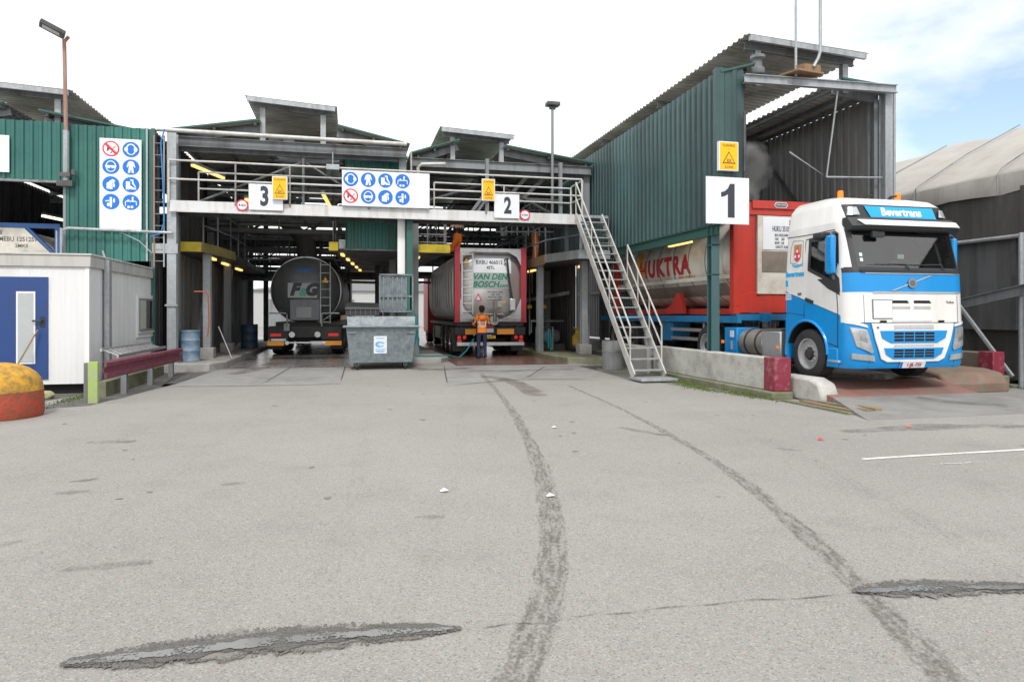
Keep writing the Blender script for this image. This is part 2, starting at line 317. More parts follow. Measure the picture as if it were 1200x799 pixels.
def text(name, s, h, mapf, m, parent, bold=.0, sx=1, shear=0, th=.004, step=None, ax=(0, 1), align='CENTER', sp=1, **t):
    cu = bpy.data.curves.new('t', 'FONT'); cu.body = s; cu.size = h/.70; cu.offset = bold*h; cu.align_x = align; cu.align_y = 'CENTER'; cu.shear = shear; cu.resolution_u = 3; cu.space_character = sp
    o = bpy.data.objects.new('t', cu); COL.objects.link(o); dg = bpy.context.evaluated_depsgraph_get(); me0 = bpy.data.meshes.new_from_object(o.evaluated_get(dg)); bpy.data.objects.remove(o); bpy.data.curves.remove(cu)
    bm = bmesh.new(); bm.from_mesh(me0); bpy.data.meshes.remove(me0); bmesh.ops.remove_doubles(bm, verts=bm.verts, dist=1e-5)
    for v in bm.verts: v.co.x *= sx
    if step: grid_cut(bm, step, ax)
    fin(bm, mapf, th); me = bpy.data.meshes.new(name); bm.to_mesh(me); bm.free()
    return link_mesh(name, me, m, parent, **t)
def facing(x, y, z): return lambda a, b, c: Vector((x+a, y-c, z+b))          # faces -Y
def sidew(x, y, z): return lambda a, b, c: Vector((x-c, y-a, z+b))           # faces -X
def circ(cx, cy, r, n=28, ry=None, a0=0, a1=360):
    ry = ry or r; full = abs(a1-a0) >= 360; k = n if full else n+1
    return [(cx+r*math.cos(R(a0+(a1-a0)*i/n)), cy+ry*math.sin(R(a0+(a1-a0)*i/n))) for i in range(k)]
def copy_tree(o, parent=None):
    c = o.copy(); COL.objects.link(c)
    if parent is not None: c.parent = parent; c.matrix_parent_inverse = o.matrix_parent_inverse.copy()
    for ch in list(o.children): copy_tree(ch, c)
    return c
def rails(mb, pts, hs, r=.024, sp=1.5, m=0, posts=True):
    for h in hs: mb.tube([Vector(p)+Vector((0,0,h)) for p in pts], r, 6, m)
    if posts:
        for a, b in zip(pts[:-1], pts[1:]):
            a = Vector(a); b = Vector(b); n = max(1, round((b-a).length/sp))
            for i in range(n+1):
                p = a.lerp(b, i/n); mb.tube([p, p+Vector((0,0,max(hs)))], r, 6, m)
    return mb
def GZ(y): return 0 if y < 16.5 else .12*min(1, (y-16.5)/3.2)
F = 800.; S_, C_ = math.sin(R(YAW)), math.cos(R(YAW))
def gp(x, y, z=0):      # where a sight line through (x,y) of the 1200-wide photograph meets the ground
    d = (1.55-z)*F/(y-368); u = (x-600)/F; return Vector(((u*C_+S_)*d, (C_-u*S_)*d, z))

# ------------------------------------------------------------------ ground and paving
ys = [-200, 0, 8, 16.5, 17.6, 18.7, 19.7, 40, 90, 500]; xs = [-400, -60, -10, 0, 10, 60, 400]
g = MB(); g.v = [(x, y, GZ(y)) for y in ys for x in xs]; n = len(xs)
for j in range(len(ys)-1):
    for i in range(n-1): g.f.append((j*n+i, j*n+i+1, (j+1)*n+i+1, (j+1)*n+i)); g.m.append(0)
g.build('ground', ASPH, kind='structure', label='grey worn asphalt yard in front of the washing bays')
def sheet(name, poly, m, dz=.004, th=None, edge=None, **t):
    bm = bmesh.new(); bm.faces.new([bm.verts.new((x, y, 0)) for x, y in poly]); 
    for yy in (16.5, 17.6, 18.7, 19.7): bmesh.ops.bisect_plane(bm, geom=bm.verts[:]+bm.edges[:]+bm.faces[:], plane_co=(0, yy, 0), plane_no=(0, 1, 0))
    for v in bm.verts: v.co.z = GZ(v.co.y)+dz
    bmesh.ops.recalc_face_normals(bm, faces=bm.faces); me = bpy.data.meshes.new(name); bm.to_mesh(me); bm.free()
    return link_mesh(name, me, m, None, kind='structure', **t)
def P2(*p): return [tuple(gp(x, y)[:2]) for x, y in p]
q = P2((188,453),(300,452),(352,431),(228,430)); sheet('concrete_slab', q, SLAB, label='left smooth concrete slab before bay three')
q = P2((303,452),(398,450),(407,428),(354,430)); sheet('concrete_slab', q, SLAB, label='right smooth concrete slab before bay three')
sheet('concrete_slab', P2((525,452),(610,445),(640,432),(520,431)), SLAB, label='concrete slab in front of bay two')
sheet('concrete_slab', P2((612,445),(700,445),(700,432),(643,431)), SLAB, label='concrete slab beside the foot of bay two')
sheet('bay_floor', [(-3.3,19.2),(.1,19.2),(.1,45),(-3.3,45)], CONCWET, .008, label='wet grey floor of bay three')
sheet('bay_floor', [(2.9,19.0),(6.2,19.0),(6.2,45),(2.9,45)], REDWET, .008, label='wet reddish floor of bay two')
sheet('bay_floor', [(-12,19.3),(-4.8,19.3),(-4.8,45),(-12,45)], CONCWET, .008, label='floor of the fourth bay behind the office')
# raised lane and ramp of bay one
prof = [(8.5,.005),(10.05,.13),(11.0,.31),(13.5,.33),(45,.33)]
def lane(name, x0, x1, a, b, m, lab, dz=0, x0b=None):
    mb = MB(); pr = prof[a:b]; k = len(pr); xl = [x0 if i or x0b is None else x0b for i in range(k)]
    mb.v = [(xl[i], pr[i][0], pr[i][1]+dz) for i in range(k)]+[(x1, p[0], p[1]+dz) for p in pr]+[(xl[i], pr[i][0], -.05) for i in range(k)]+[(x1, p[0], -.05) for p in pr]
    for i in range(k-1): mb.f += [(i,k+i,k+i+1,i+1),(2*k+i,i+2*k+1,i+1,i),(k+i,3*k+i,3*k+i+1,k+i+1)]
    mb.f.append((0,2*k,3*k,k)); mb.f.append((k-1,2*k-1,4*k-1,3*k-1)); mb.m = [0]*len(mb.f)
    return mb.build(name, m, kind='structure', label=lab)
lane('concrete_ramp', 8.0, 14.5, 0, 2, mat('ramp_concrete', (.225,.222,.212), .75, 0, (.14,.135,.125), .8, 1.1, False, .3, 60, alt=(.26,.255,.245), alts=2), 'concrete ramp leading up to the truck lane', x0b=7.35)
lane('truck_lane', 8.0, 11.05, 1, 3, REDPAD, 'red painted concrete lip under the truck')
lane('truck_lane', 8.0, 12.3, 2, 5, CONCWET, 'wet concrete lane of bay one')
for k_ in range(4): MB().box(7.45-.0+.16*k_,7.57+.16*k_,9.0+.0,9.0+1.7-.28*k_,0,.03+.018*k_).build('step_board', WOOD if k_ % 2 else CONCM, kind='structure', label='weathered edging board %s beside the ramp' % ['first','second','third','fourth'][k_])
# islands
def island(poly, z, m, lab):
    mb = MB(); mb.prism(poly, lambda x, y, c: (x, y, c), -.02, z); return mb.build('kerb_island', m, bevel=.03, kind='structure', label=lab)
island([(-4.78,18.6),(-3.5,18.7),(-3.2,19.4),(-3.3,36),(-4.78,36)], .30, CONC, 'raised concrete island along the left of bay three')
island([(.1,20.1),(2.6,20.0),(2.9,20.5),(2.9,22),(2.7,36),(.1,36)], .27, CONC, 'raised concrete island between bays two and three')
island([(6.25,19.2),(7.45,18.6),(7.45,36),(6.2,36),(6.1,20.3)], .28, CONCM, 'raised concrete island right of bay two')
sheet('gutter_strip', [(-5.0,12.6),(-4.3,12.9),(-3.4,18.7),(-4.9,18.7)], mat('dark_ground', (.10,.098,.09), .9, 0, (.18,.175,.16), .8, 4, False, .6, 50), label='dark mottled ground under the crash rail')  # dark grey ground sheet with lighter mottling
sheet('gutter_strip', [(-9,9.6),(-5.6,12.6),(-5.0,14.8),(-9,14.8)], MATS['dark_ground'], .006, label='dark mottled ground round the office')
sheet('gutter_strip', [(7.0,13.0),(7.5,10.3),(7.55,18.4),(6.3,18.4)], mat('dirty_ground_moss', (.15,.15,.11), .9, 0, (.27,.265,.25), .9, 2.5, False, .6, 50), label='mossy dirt strip beside the concrete wall')

# tyre marks, cracks, potholes, painted line: thin worn sheets on the ground
def ribbon(name, pix, width, m, lab, dz=.005, seg=10, soft=.35, kind='structure', world=None):
    pts = [gp(*p) for p in pix] if world is None else [Vector(p) for p in world]
    fine = []
    for i in range(len(pts)-1):
        p0 = pts[max(i-1,0)]; p1 = pts[i]; p2 = pts[i+1]; p3 = pts[min(i+2,len(pts)-1)]
        for j in range(seg):
            t = j/seg; fine.append(.5*((2*p1)+(p2-p0)*t+(2*p0-5*p1+4*p2-p3)*t*t+(3*p1-p0-3*p2+p3)*t**3))
    fine.append(pts[-1]); W = [-1, -.75, -.4, 0, .4, .75, 1]; E = [-1, 0, .1, .12, .1, 0, -1]
    vs = []; ed = []; uv = []; acc = 0
    for i, p in enumerate(fine):
        d = (fine[min(i+1,len(fine)-1)]-fine[max(i-1,0)]).normalized(); nrm = Vector((d.y, -d.x, 0)); ww = width(i/(len(fine)-1)) if callable(width) else width
        acc += (p-fine[max(i-1,0)]).length; endf = min(1, min(i, len(fine)-1-i)/3)
        for a, e in zip(W, E): vs.append(p+nrm*a*ww/2+Vector((0,0,dz+GZ(p.y)))); ed.append(e*soft-(1-endf)*.8); uv.append((acc, a*ww/2+5))
    k = len(W); fs = [(i*k+j, i*k+j+1, (i+1)*k+j+1, (i+1)*k+j) for i in range(len(fine)-1) for j in range(k-1)]
    me = bpy.data.meshes.new(name); me.from_pydata([tuple(v) for v in vs], [], fs); a = me.attributes.new('edge', 'FLOAT', 'POINT'); a.data.foreach_set('value', ed)
    u = me.uv_layers.new(name='UVMap')
    for l in me.loops: u.data[l.index].uv = uv[l.vertex_index]
    return link_mesh(name, me, m, None, kind=kind, label=lab)
TYRE = decal('tyre_rubber', (.13, .118, .106), .85, 2.6, .88, 1.18, (1.4, 9, 1), mx=.66, w2=.85, s2=55)
FAINT = decal('tyre_rubber_faint', (.15, .14, .13), .85, 3.0, .95, 1.35, (1.0, 9, 1), mx=.22, w2=.8, s2=50)
DAMP = decal('damp_stain', (.15, .145, .13), .75, 3, .62, 1.0, mx=.55)
ribbon('tyre_mark', [(560,434),(588,465),(614,505),(634,552),(645,600),(648,650),(640,700),(620,760),(590,830)], lambda t: .12+.13*min(1, t*2.2)+.015*math.sin(t*40), TYRE, 'dark curved tyre mark down the middle of the yard')
ribbon('tyre_mark', [(655,447),(725,478),(800,518),(868,562),(925,610),(975,655),(1020,700),(1070,750),(1130,820)], lambda t: .09+.12*min(1, t*1.8)+.015*math.sin(t*37), TYRE, 'dark tyre mark running to the lower right', dz=.006)
for i_, (pp, ww) in enumerate([([(430,470),(420,560),(380,680),(330,810)],.25),([(540,450),(540,520),(500,640),(430,810)],.22),([(700,445),(860,500),(1030,580),(1260,720)],.25),([(760,470),(900,520),(1060,600),(1250,720)],.2),([(350,460),(250,520),(120,620),(-60,760)],.28),([(250,470),(130,520),(-60,600)],.25),([(1130,540),(1180,600),(1230,680)],.22)]):
    ribbon('tyre_mark', pp, ww, FAINT, 'faint worn wheel track crossing the yard, one of many', dz=.0042+.0002*i_)
SEAM = decal('slab_seam', (.09,.088,.08), .9, 3, .45, .75, mx=.85)
for pp, lb in (([(188,453),(300,452.5),(398,450)],'front'),([(188,453),(228,430)],'left'),([(301,452),(353,430)],'middle'),([(398,450),(407,428)],'right'),([(525,452),(611,445),(700,445)],'bay two front'),([(525,452),(520,431)],'bay two left'),([(611,445),(642,431)],'bay two middle')): ribbon('slab_seam', pp, .035, SEAM, 'dark seam along the %s edge of the concrete slabs' % lb, .009)
for pp, ww, lb in (([(560,440),(600,447),(640,470)],.5,'brown run off stain flowing out of bay two'),([(330,428),(300,437),(262,442)],.6,'dark wet run off before bay three'),([(470,432),(500,436),(560,434)],.6,'dark run off in front of the middle island')): ribbon('stain', pp, ww, decal('run_off_stain',(.16,.125,.10),.5,2,.6,1.0,mx=.6), lb, .0085, soft=.4)
CRK = decal('crack_dark', (.12, .115, .10), .9, 3, .62, .85, mx=.65)
ribbon('crack', [(520,740),(560,737),(600,731),(640,730),(690,721),(730,719),(780,712),(830,709),(880,703),(930,702),(980,697),(1030,692)], lambda t: .012+.008*math.sin(t*60), CRK, 'thin crack joining the two potholes')
WL = decal('worn_line', (.75, .74, .70), .7, 6, .60, .68)
ribbon('painted_line', [(1000,539),(1060,535),(1130,531),(1200,527),(1300,521)], .07, WL, 'thin worn white line at the right')
ribbon('painted_line', [(1080,545),(1120,543),(1180,541)], .05, decal('worn_line_faint', (.6, .59, .56), .7, 6, .74, .84), 'faint remains of a second white line')
for i, (p, wd, lb) in enumerate([([(60,579),(85,577),(110,575)], .15, 'small damp oval left of the middle'), ([(78,565),(100,563),(120,560)], .12, 'small damp streak above the oval'), ([(95,519),(130,518),(165,517)], .25, 'damp patch before the office'),
        ([(480,607),(505,606),(525,606)], .12, 'dark spot in the middle of the yard'), ([(60,669),(130,663),(190,657)], .12, 'faint dark streak in the left foreground'), ([(-10,640),(10,637),(30,633)], .1, 'faint streak at the left edge'),
        ([(255,569),(275,567),(292,566)], .12, 'damp spot near the crack line'), ([(905,525),(925,527),(945,529)], .07, 'dark spot left of the painted line'), ([(300,431),(350,433),(400,430)], .5, 'wet stain at the mouth of bay three'), ([(540,437),(600,436),(690,434)], .8, 'wet stain at the mouth of bay two'),
        ([(720,500),(750,505),(790,512)], .2, 'faint stain beside the tyre mark'), ([(960,508),(1100,500),(1230,500)], .5, 'broad damp patch below the ramp'), ([(1080,470),(1140,478),(1200,492)], .4, 'dark drip trail on the ramp')]):
    if i in (12,):
        world = [(9.4,9.9,.13),(9.8,9.4,.09),(10.6,8.9,.05)]; ribbon('stain', None, wd, DAMP, lb, .004, world=world)
    else: ribbon('stain', p, (lambda w_: lambda t: w_*(.15+1.1*math.sin(math.pi*t)**.8*(.8+.2*math.sin(t*17))))(wd), DAMP, lb, .007, soft=.35)
mb = MB(); rnd = random.Random(5)
for k in range(120):
    x_ = rnd.uniform(-6, 13); y_ = rnd.uniform(2.2, 17); 
    if rnd.random() < .45: x_ = rnd.gauss(3.6, 2.2); y_ = rnd.uniform(6, 17)
    r_ = rnd.choice((.008,.012,.02,.03,.045)); a_ = rnd.uniform(0,3.1); nn = 9; st = rnd.uniform(.5,1)
    pts_ = []
    for j in range(nn):
        t_ = 2*math.pi*j/nn; rr_ = r_*rnd.uniform(.65,1.2); u_, v_ = rr_*math.cos(t_), rr_*st*math.sin(t_); pts_.append((x_+u_*math.cos(a_)-v_*math.sin(a_), y_+u_*math.sin(a_)+v_*math.cos(a_), GZ(y_)+.004))
    mb.add(pts_, [tuple(range(nn))])
mb.build('oil_spot', mat('oil_spot', (.19,.185,.172), .8), kind='stuff', fix=False, label='small oil drips scattered over the yard')
GRAV = decal('wet_gravel', (.13, .125, .115), .6, 9, .50, .72, bump=1.0)
PUD = decal('puddle_water', (.17, .172, .17), .10, 3, .70, .78)
EDGE = decal('broken_edge', (.20, .19, .175), .8, 5, .5, .8)
def taper(wm, f=1): return lambda t: wm*(.10+.9*math.sin(math.pi*min(1, max(0, t)))**.6)*(.78+.16*math.sin(t*23*f+1)+.10*math.sin(t*57*f)+.08*math.sin(t*91*f))
for pix, wm, lb in (([(70,779),(180,768),(300,754),(420,744),(540,737)], .27, 'left'), ([(1000,694),(1060,691),(1120,689),(1240,689)], .23, 'right')):
    ribbon('pothole', pix, taper(wm*1.35, 1.3), EDGE, 'crumbled asphalt edge of the %s pothole' % lb, .008)
    ribbon('pothole', pix, taper(wm), GRAV, 'wet gravel bed of the long %s pothole' % lb, .012, seg=24)
    ribbon('puddle', [(x, y+2) for x, y in pix], taper(wm*.5, 1.7), PUD, 'thin water in the %s pothole' % lb, .016, seg=24)
    mb = MB()
    P = [gp(*p) for p in pix]
    for k in range(1500 if lb == 'left' else 900):
        t = random.random()*(len(P)-1); i = int(t); p = P[i].lerp(P[i+1], t-i); e = math.sin(math.pi*t/(len(P)-1))**.6
        p = p+Vector((0, random.choice((-1, 1))*wm*(random.uniform(0, .5) if k % 3 else random.uniform(.3,.56))*e, .008)); r = random.choice((.003,.004,.005,.007,.011))
        vs = [p+Vector((math.cos(a)*r*random.uniform(.7,1.2), math.sin(a)*r*random.uniform(.7,1.2), 0)) for a in (0,1.3,2.6,3.9,5.2)]+[p+Vector((0,0,r*.7))]
        mb.add(vs, [(0,1,5),(1,2,5),(2,3,5),(3,4,5),(4,0,5)])
    mb.build('loose_gravel', mat('gravel_stone', (.11, .105, .097), .7, 0, (.22, .21, .195), .8, 60, thr=.5), kind='stuff', label='loose grey grit along the rim of the %s pothole' % lb)

# ------------------------------------------------------------------ sheds over the bays
def shed(label, x0, x1, xa, xb, c0, c1, Yf, Yb, ze0, ze1, zg0, zg1, zc0, zc1, shm=SHEET, colL=True, colR=True, frames=4, gutter=False, beam=True, trim=True, ties=True):
    T = empty('wash_bay_roof', ((x0+x1)/2, Yf, 0), label, 'shed', 'open sheds over the wash bays')
    L = Yb-Yf
    def slope(a, za, b, zb, mm):
        U = Vector((0,1,0)); V = Vector((b-a, 0, zb-za)); N = Vector((-(zb-za), 0, b-a)).normalized()
        if N.z < 0: N = -N
        MB().corr((a, Yf, za), U, L, V, V.length, N, .22, .04).build('roof_sheet', mm, T)
    slope(x0, ze0, xa, zg0, shm); slope(x1, ze1, xb, zg1, shm); slope(c0, zc0, c1, zc1, shm)
    T.children[-1].name = 'ridge_canopy'
    if trim:
        mb = MB(); mb.beam((x0, Yf-.02, ze0+.02), (xa, Yf-.02, zg0+.02), .02, .045); mb.beam((x1, Yf-.02, ze1+.02), (xb, Yf-.02, zg1+.02), .02, .045); mb.build('edge_flashing', GTRIM, T)
    mb = MB(); mp_ = MB(); mc = MB()
    for i in range(frames):
        y = Yf+.35+(L-.7)*i/(frames-1)
        mb.ibeam((x0+.1, y, ze0-.16), (xa, y, zg0-.14), .12, .2); mb.ibeam((x1-.1, y, ze1-.16), (xb, y, zg1-.14), .12, .2)
        za = lambda x: zc0+(zc1-zc0)*(x-c0)/(c1-c0)
        mb.ibeam((c0+.12, y, za(c0+.12)-.12), (c1-.12, y, za(c1-.12)-.12), .1, .16)
        for x, z in ((c0+.42, min(ze0,ze1)-.1), (c1-.38, min(ze0,ze1)-.1)): mp_.ibeam((x, y, z), (x, y, za(x)-.2), .14, .14, up=(0,1,0))
        if ties or i in (3,5): mb.ibeam((x0+.1, y, min(ze0, ze1)-.35), (x1-.1, y, min(ze0, ze1)-.35), .12, .16)
        for xx, on in ((x0+.18, colL), (x1-.18, colR)):
            if on: mc.ibeam((xx, y, .25), (xx, y, min(ze0, ze1)-.2), .2, .2, up=(0,1,0))
    for z, x in ((ze0-.06, x0+.25), (zg0-.06, xa-.15), (ze1-.06, x1-.25), (zg1-.06, xb+.15), ((ze0+zg0)/2-.06, (x0+xa)/2), ((ze1+zg1)/2-.06, (x1+xb)/2)): mb.beam((x, Yf+.1, z), (x, Yb-.1, z), .06, .09)
    mb.build('rafter_frame', GALD, T); mp_.build('canopy_post', GAL, T); 
    if mc.v: mc.build('column', GALD, T)
    mb = MB(); mb.beam((c0+.05, Yf+.04, zc0-.07), (c1-.05, Yf+.04, zc1-.07), .08, .12); mb.build('canopy_edge_beam', GAL, T)
    if beam: MB().ibeam((x0+.08, Yf+.12, min(ze0,ze1)-.22), (x1-.08, Yf+.12, min(ze0,ze1)-.22), .14, .26).build('front_beam', GALD, T)
    if gutter: MB().tube([(x0-.15, Yf-.14, ze0-.02), (x1-.1, Yf-.14, ze1-.02)], .055, 10).build('gutter_pipe', RAILW, T)
    return T
B3 = shed('open steel roof over bay three with a raised ridge canopy', -4.72, 1.65, -2.36, -.35, -2.75, -.35, 19.5, 34.5, 6.36, 6.34, 6.78, 6.76, 7.42, 7.28, gutter=True)
B2 = shed('green edged steel roof over bay two, canopy tipped to the left', 1.75, 7.6, 3.25, 4.65, 2.66, 5.0, 20.6, 34.5, 6.35, 6.35, 6.85, 6.75, 7.22, 7.1, SHEETG, colL=True)
B4 = shed('steel roof behind the green wall at the far left', -11.2, -4.85, -8.35, -7.6, -9.4, -6.9, 19.4, 34.5, 6.3, 6.2, 6.8, 6.65, 7.35, 7.22, colL=False, beam=False)
B1 = shed('tall steel roof over bay one above the blue and white truck', 7.72, 12.1, 8.6, 10.75, 8.4, 11.45, 13.2, 36, 6.72, 6.72, 6.98, 6.82, 7.62, 7.46, SHEET, colL=False, colR=True, frames=6, beam=False, ties=False)
# green front wall of bay four
T = B4
y0 = 19.2
MB().corr((-4.92, y0, 2.9), (-1,0,0), 1.98, (0,0,1), 3.4, (0,-1,0), .2, .035).build('cladding_wall', GREEN, T)
MB().corr((-6.92, y0, 4.88), (-1,0,0), 4.6, (0,0,1), 1.45, (0,-1,0), .2, .035).build('cladding_wall', GREEN, T)
MB().box(-6.96,-6.90,19.14,19.26,0.1,4.88).box(-12,-6.9,19.17,19.27,4.82,4.876).build('opening_trim', GALD, T)
MB().box(-4.95,-4.86,19.12,19.30,.2,6.3).build('corner_trim', GREEND, T)
MB().box(-5.07,-5.03,19.12,19.16,2.9,6.28).build('cable_duct', GAL, T)
MB().corr((-4.86, 19.35, .25), (0,1,0), 15, (0,0,1), 3.2, (-1,0,0), .25, .04).build('side_wall', WALLB, T)
MB().corr((-11.2, 19.3, 0), (0,1,0), 15, (0,0,1), 6.2, (-1,0,0), .25, .04).build('side_wall', WALLB, T)
MB().corr((-11.2, 34.4, 0), (1,0,0), 6.3, (0,0,1), 6.2, (0,1,0), .25, .04).build('rear_wall', WALLB, T)
# bay one walls
T = B1
MB().corr((7.70, 13.35, 3.5), (0,1,0), 22.5, (0,0,1), 3.25, (-1,0,0), .25, .045).build('cladding_wall', GREEND, T)
MB().ibeam((7.74, 13.35, 3.38), (7.74, 35.8, 3.38), .14, .22).build('wall_beam', GTRIM, T)
MB().corr((8.28, 13.22, 3.95), (-1,0,0), .62, (0,0,1), 2.88, (0,-1,0), .3, .03).box(7.62,7.70,13.2,13.34,3.5,6.82).box(7.66,8.3,13.23,13.3,3.6,6.8).build('corner_cladding', GREEND, T)
mc = MB(); mc.ibeam((7.78, 13.6, .72), (7.78, 13.6, 4.0), .19, .2, up=(0,1,0))
mc.box(7.66,7.9,13.48,13.72,.72,.745); mc.box(7.68,7.88,13.5,13.7,2.4,2.42); mc.box(7.68,7.88,13.5,13.7,3.05,3.07); mc.build('column', mat('teal_post', (.05,.13,.14), .5, 0, (.09,.12,.12), .7, 3, True), T)
MB().corr((12.06, 13.6, 0.4), (0,1,0), 22, (0,0,1), 6.3, (1,0,0), .25, .045).build('right_wall', panel_tint(mat('wall_sheet_grey', (.27,.275,.28), .6, .1, (.11,.105,.10), .8, .9, True)), T)
MB().ibeam((12.0, 13.3, .3), (12.0, 13.3, 6.7), .2, .2, up=(0,1,0)).box(12.12,12.18,13.2,13.4,.3,6.72).build('corner_column', GAL, T)
MB().ibeam((8.2, 13.05, 6.58), (12.05, 13.05, 6.64), .12, .18).build('crossbeam', GAL, T)
mb = MB(); mb.beam((11.95,13.5,4.0),(11.95,35,4.0),.06,.14); mb.beam((11.95,13.5,2.6),(11.95,35,2.6),.06,.14)
for k in range(5): mb.beam((11.94,14.5+4*k,2.6),(11.94,18+4*k,6.2),.07,.07)
mb.build('wall_bracing', STEELD, T)
mb = MB(); mb.tube([(10.55,13.1,6.5),(10.5,13.4,4.65),(9.9,13.9,5.3)], .022, 6); mb.tube([(10.5,13.4,4.65),(11.9,13.3,4.68)], .022, 6); mb.build('hose_boom', GAL, T)
mb = MB(); mb.tube([(8.25,13.1,6.6),(8.8,14.2,6.25),(8.5,15.5,5.9)], .03, 6); mb.tube([(8.2,13.3,6.2),(8.95,13.9,6.6)], .02, 6); mb.tube([(8.3,13.2,5.2),(8.3,13.2,4.2)], .015, 6); mb.tube([(8.24,13.1,5.9),(8.24,13.1,4.6)], .03, 6); mb.build('conduit', STEELD, T)
MB().lathe([(0,.02),(0,.13),(.03,.15),(.12,.15),(.16,.1),(.3,.09),(.34,.16),(.4,.16),(.42,.1)], (8.62,13.2,6.75), 'z', 16).build('vent_cowl', GALD, T)
mb = MB(); mb.beam((9.45,12.92,6.86),(10.15,13.3,7.02),.22,.14); mb.beam((9.2,12.95,6.76),(10.05,13.25,6.84),.5,.04); mb.build('broken_board', WOOD, T)
for x, lab in ((9.42, 'thin steel mast on the beam of bay one, left of the two'), (10.03, 'thin steel mast on the beam of bay one, bent at its foot')):
    mb = MB()
    if x > 10: mb.tube([(9.86,13.0,6.95),(9.98,13.0,7.15),(10.03,13.0,7.3),(10.03,13.0,10.5)], .035, 8)
    else: mb.tube([(x,13.0,6.7),(x,13.0,10.5)], .028, 8)
    mb.build('mast', GAL, label=lab, cat='mast')
# hanging green wall between bays three and two
T = empty('divider_panel', (.8, 20.3, 3.4), 'green corrugated panel hanging between bays three and two behind the walkway', 'wall panel')
MB().corr((1.62, 20.3, 3.45), (-1,0,0), 1.75, (0,0,1), 2.75, (0,-1,0), .2, .035).build('cladding', GREENR, T)
for z_ in (3.4,6.1): MB().box(-.16,1.66,20.33,20.43,z_,z_+.1).build('frame_bar', GALD, T)
MB().tube([(1.95,20.2,5.1),(1.95,20.2,5.85),(2.05,20.15,5.95),(2.75,20.15,6.0)], .05, 8).tube([(1.75,20.25,5.0),(1.75,20.25,6.3)], .03, 8).build('downpipe', RAILW, T)
# bay three left wall
T = B3
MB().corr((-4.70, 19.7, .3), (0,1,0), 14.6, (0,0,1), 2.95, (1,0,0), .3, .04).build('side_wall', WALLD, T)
MB().corr((-4.72, 20.6, 3.26), (0,1,0), 13.7, (0,0,1), 3.0, (1,0,0), .3, .04).build('sky_gap_sheet', WALLB, T)  # dark sheet added to close bright sky gaps at the upper left
# front corner column of bay three with pipes
T = empty('corner_column', (-4.45, 19.15, .3), 'grey steel column carrying the left end of the walkway', 'column')
MB().ibeam((-4.45,19.15,.3),(-4.45,19.15,6.2),.22,.22,up=(0,1,0)).build('shaft', GAL, T)
MB().box(-4.62,-4.28,18.98,19.32,.28,.62).build('pedestal', CONC, T, bevel=.02)
MB().box(-4.9,-4.3,19.02,19.08,3.1,3.35).box(-4.6,-4.3,19.0,19.04,1.75,1.8).build('bracket', GAL, T)

# ------------------------------------------------------------------ walkway, stairs, mezzanines
T = empty('walkway', (1.1, 19.5, 0), 'long pale steel walkway with railings crossing above bays three and two', 'walkway')
mb = MB(); mb.box(-4.48,6.66,18.98,19.04,4.22,4.46).box(-4.48,6.66,18.93,18.978,4.16,4.215); mb.build('front_beam', FASC, T, bevel=.005)
MB().box(-4.48,6.66,19.045,20.05,4.30,4.36).build('deck', GALD, T)
mb = MB()
for i in range(12): mb.beam((-4.4+i*1.0,19.05,4.24),(-4.4+i*1.0,20.05,4.24),.06,.1)
mb.box(-4.48,6.66,20.06,20.12,4.2,4.46); mb.build('joists', STEELD, T)
mb = rails(MB(), [(-4.5,18.96,4.4),(-2.9,18.96,4.4),(-1.55,18.96,4.4),(.5,18.96,4.4),(3.75,18.96,4.4),(6.6,18.96,4.4)], (1.08,.6), .026, 3.5); mb.build('front_railing', RAILW, T)
rails(MB(), [(-4.0,20.0,4.4),(.0,20.0,4.4)], (1.0,.55), .024, 1.9).build('rear_railing', RAILW, T); mb = MB(); rails(mb, [(2.4,20.0,4.4),(6.6,20.0,4.4)], (1.0,.55), .024, 2.1); rails(mb, [(6.62,18.96,4.4),(6.62,20.0,4.4)], (1.05,.55), .024, 2)
mb.build('rear_railing', RAILW, T)
mb = MB(); mb.ibeam((1.62,19.25,.1),(1.62,19.25,4.3),.16,.16,up=(0,1,0)); mb.build('support_post', GTRIM, T)
MB().ibeam((1.4,19.4,2.6),(1.4,19.4,4.3),.2,.1,up=(0,1,0)).build('support_post', WHITE, T)
for x_, z_, t_ in ((6.5,3.4,4.3),(4.0,4.3,6.2),(6.3,4.3,6.2)): MB().ibeam((x_,20.1,z_),(x_,20.1,t_),.1,.1,up=(0,1,0)).build('support_post', GALD, T)
T2 = empty('junction_box', (1.05, 18.93, 5.55), 'small grey box on the walkway rail beside the blue safety board', 'electrical box')
MB().box(-.62,-.28,18.9,19.0,5.42,5.56).build('casing', GAL, T2, bevel=.008)
MB().tube([(-.45,18.95,5.56),(-.45,18.95,5.9)], .015, 6).build('conduit', GAL, T2)
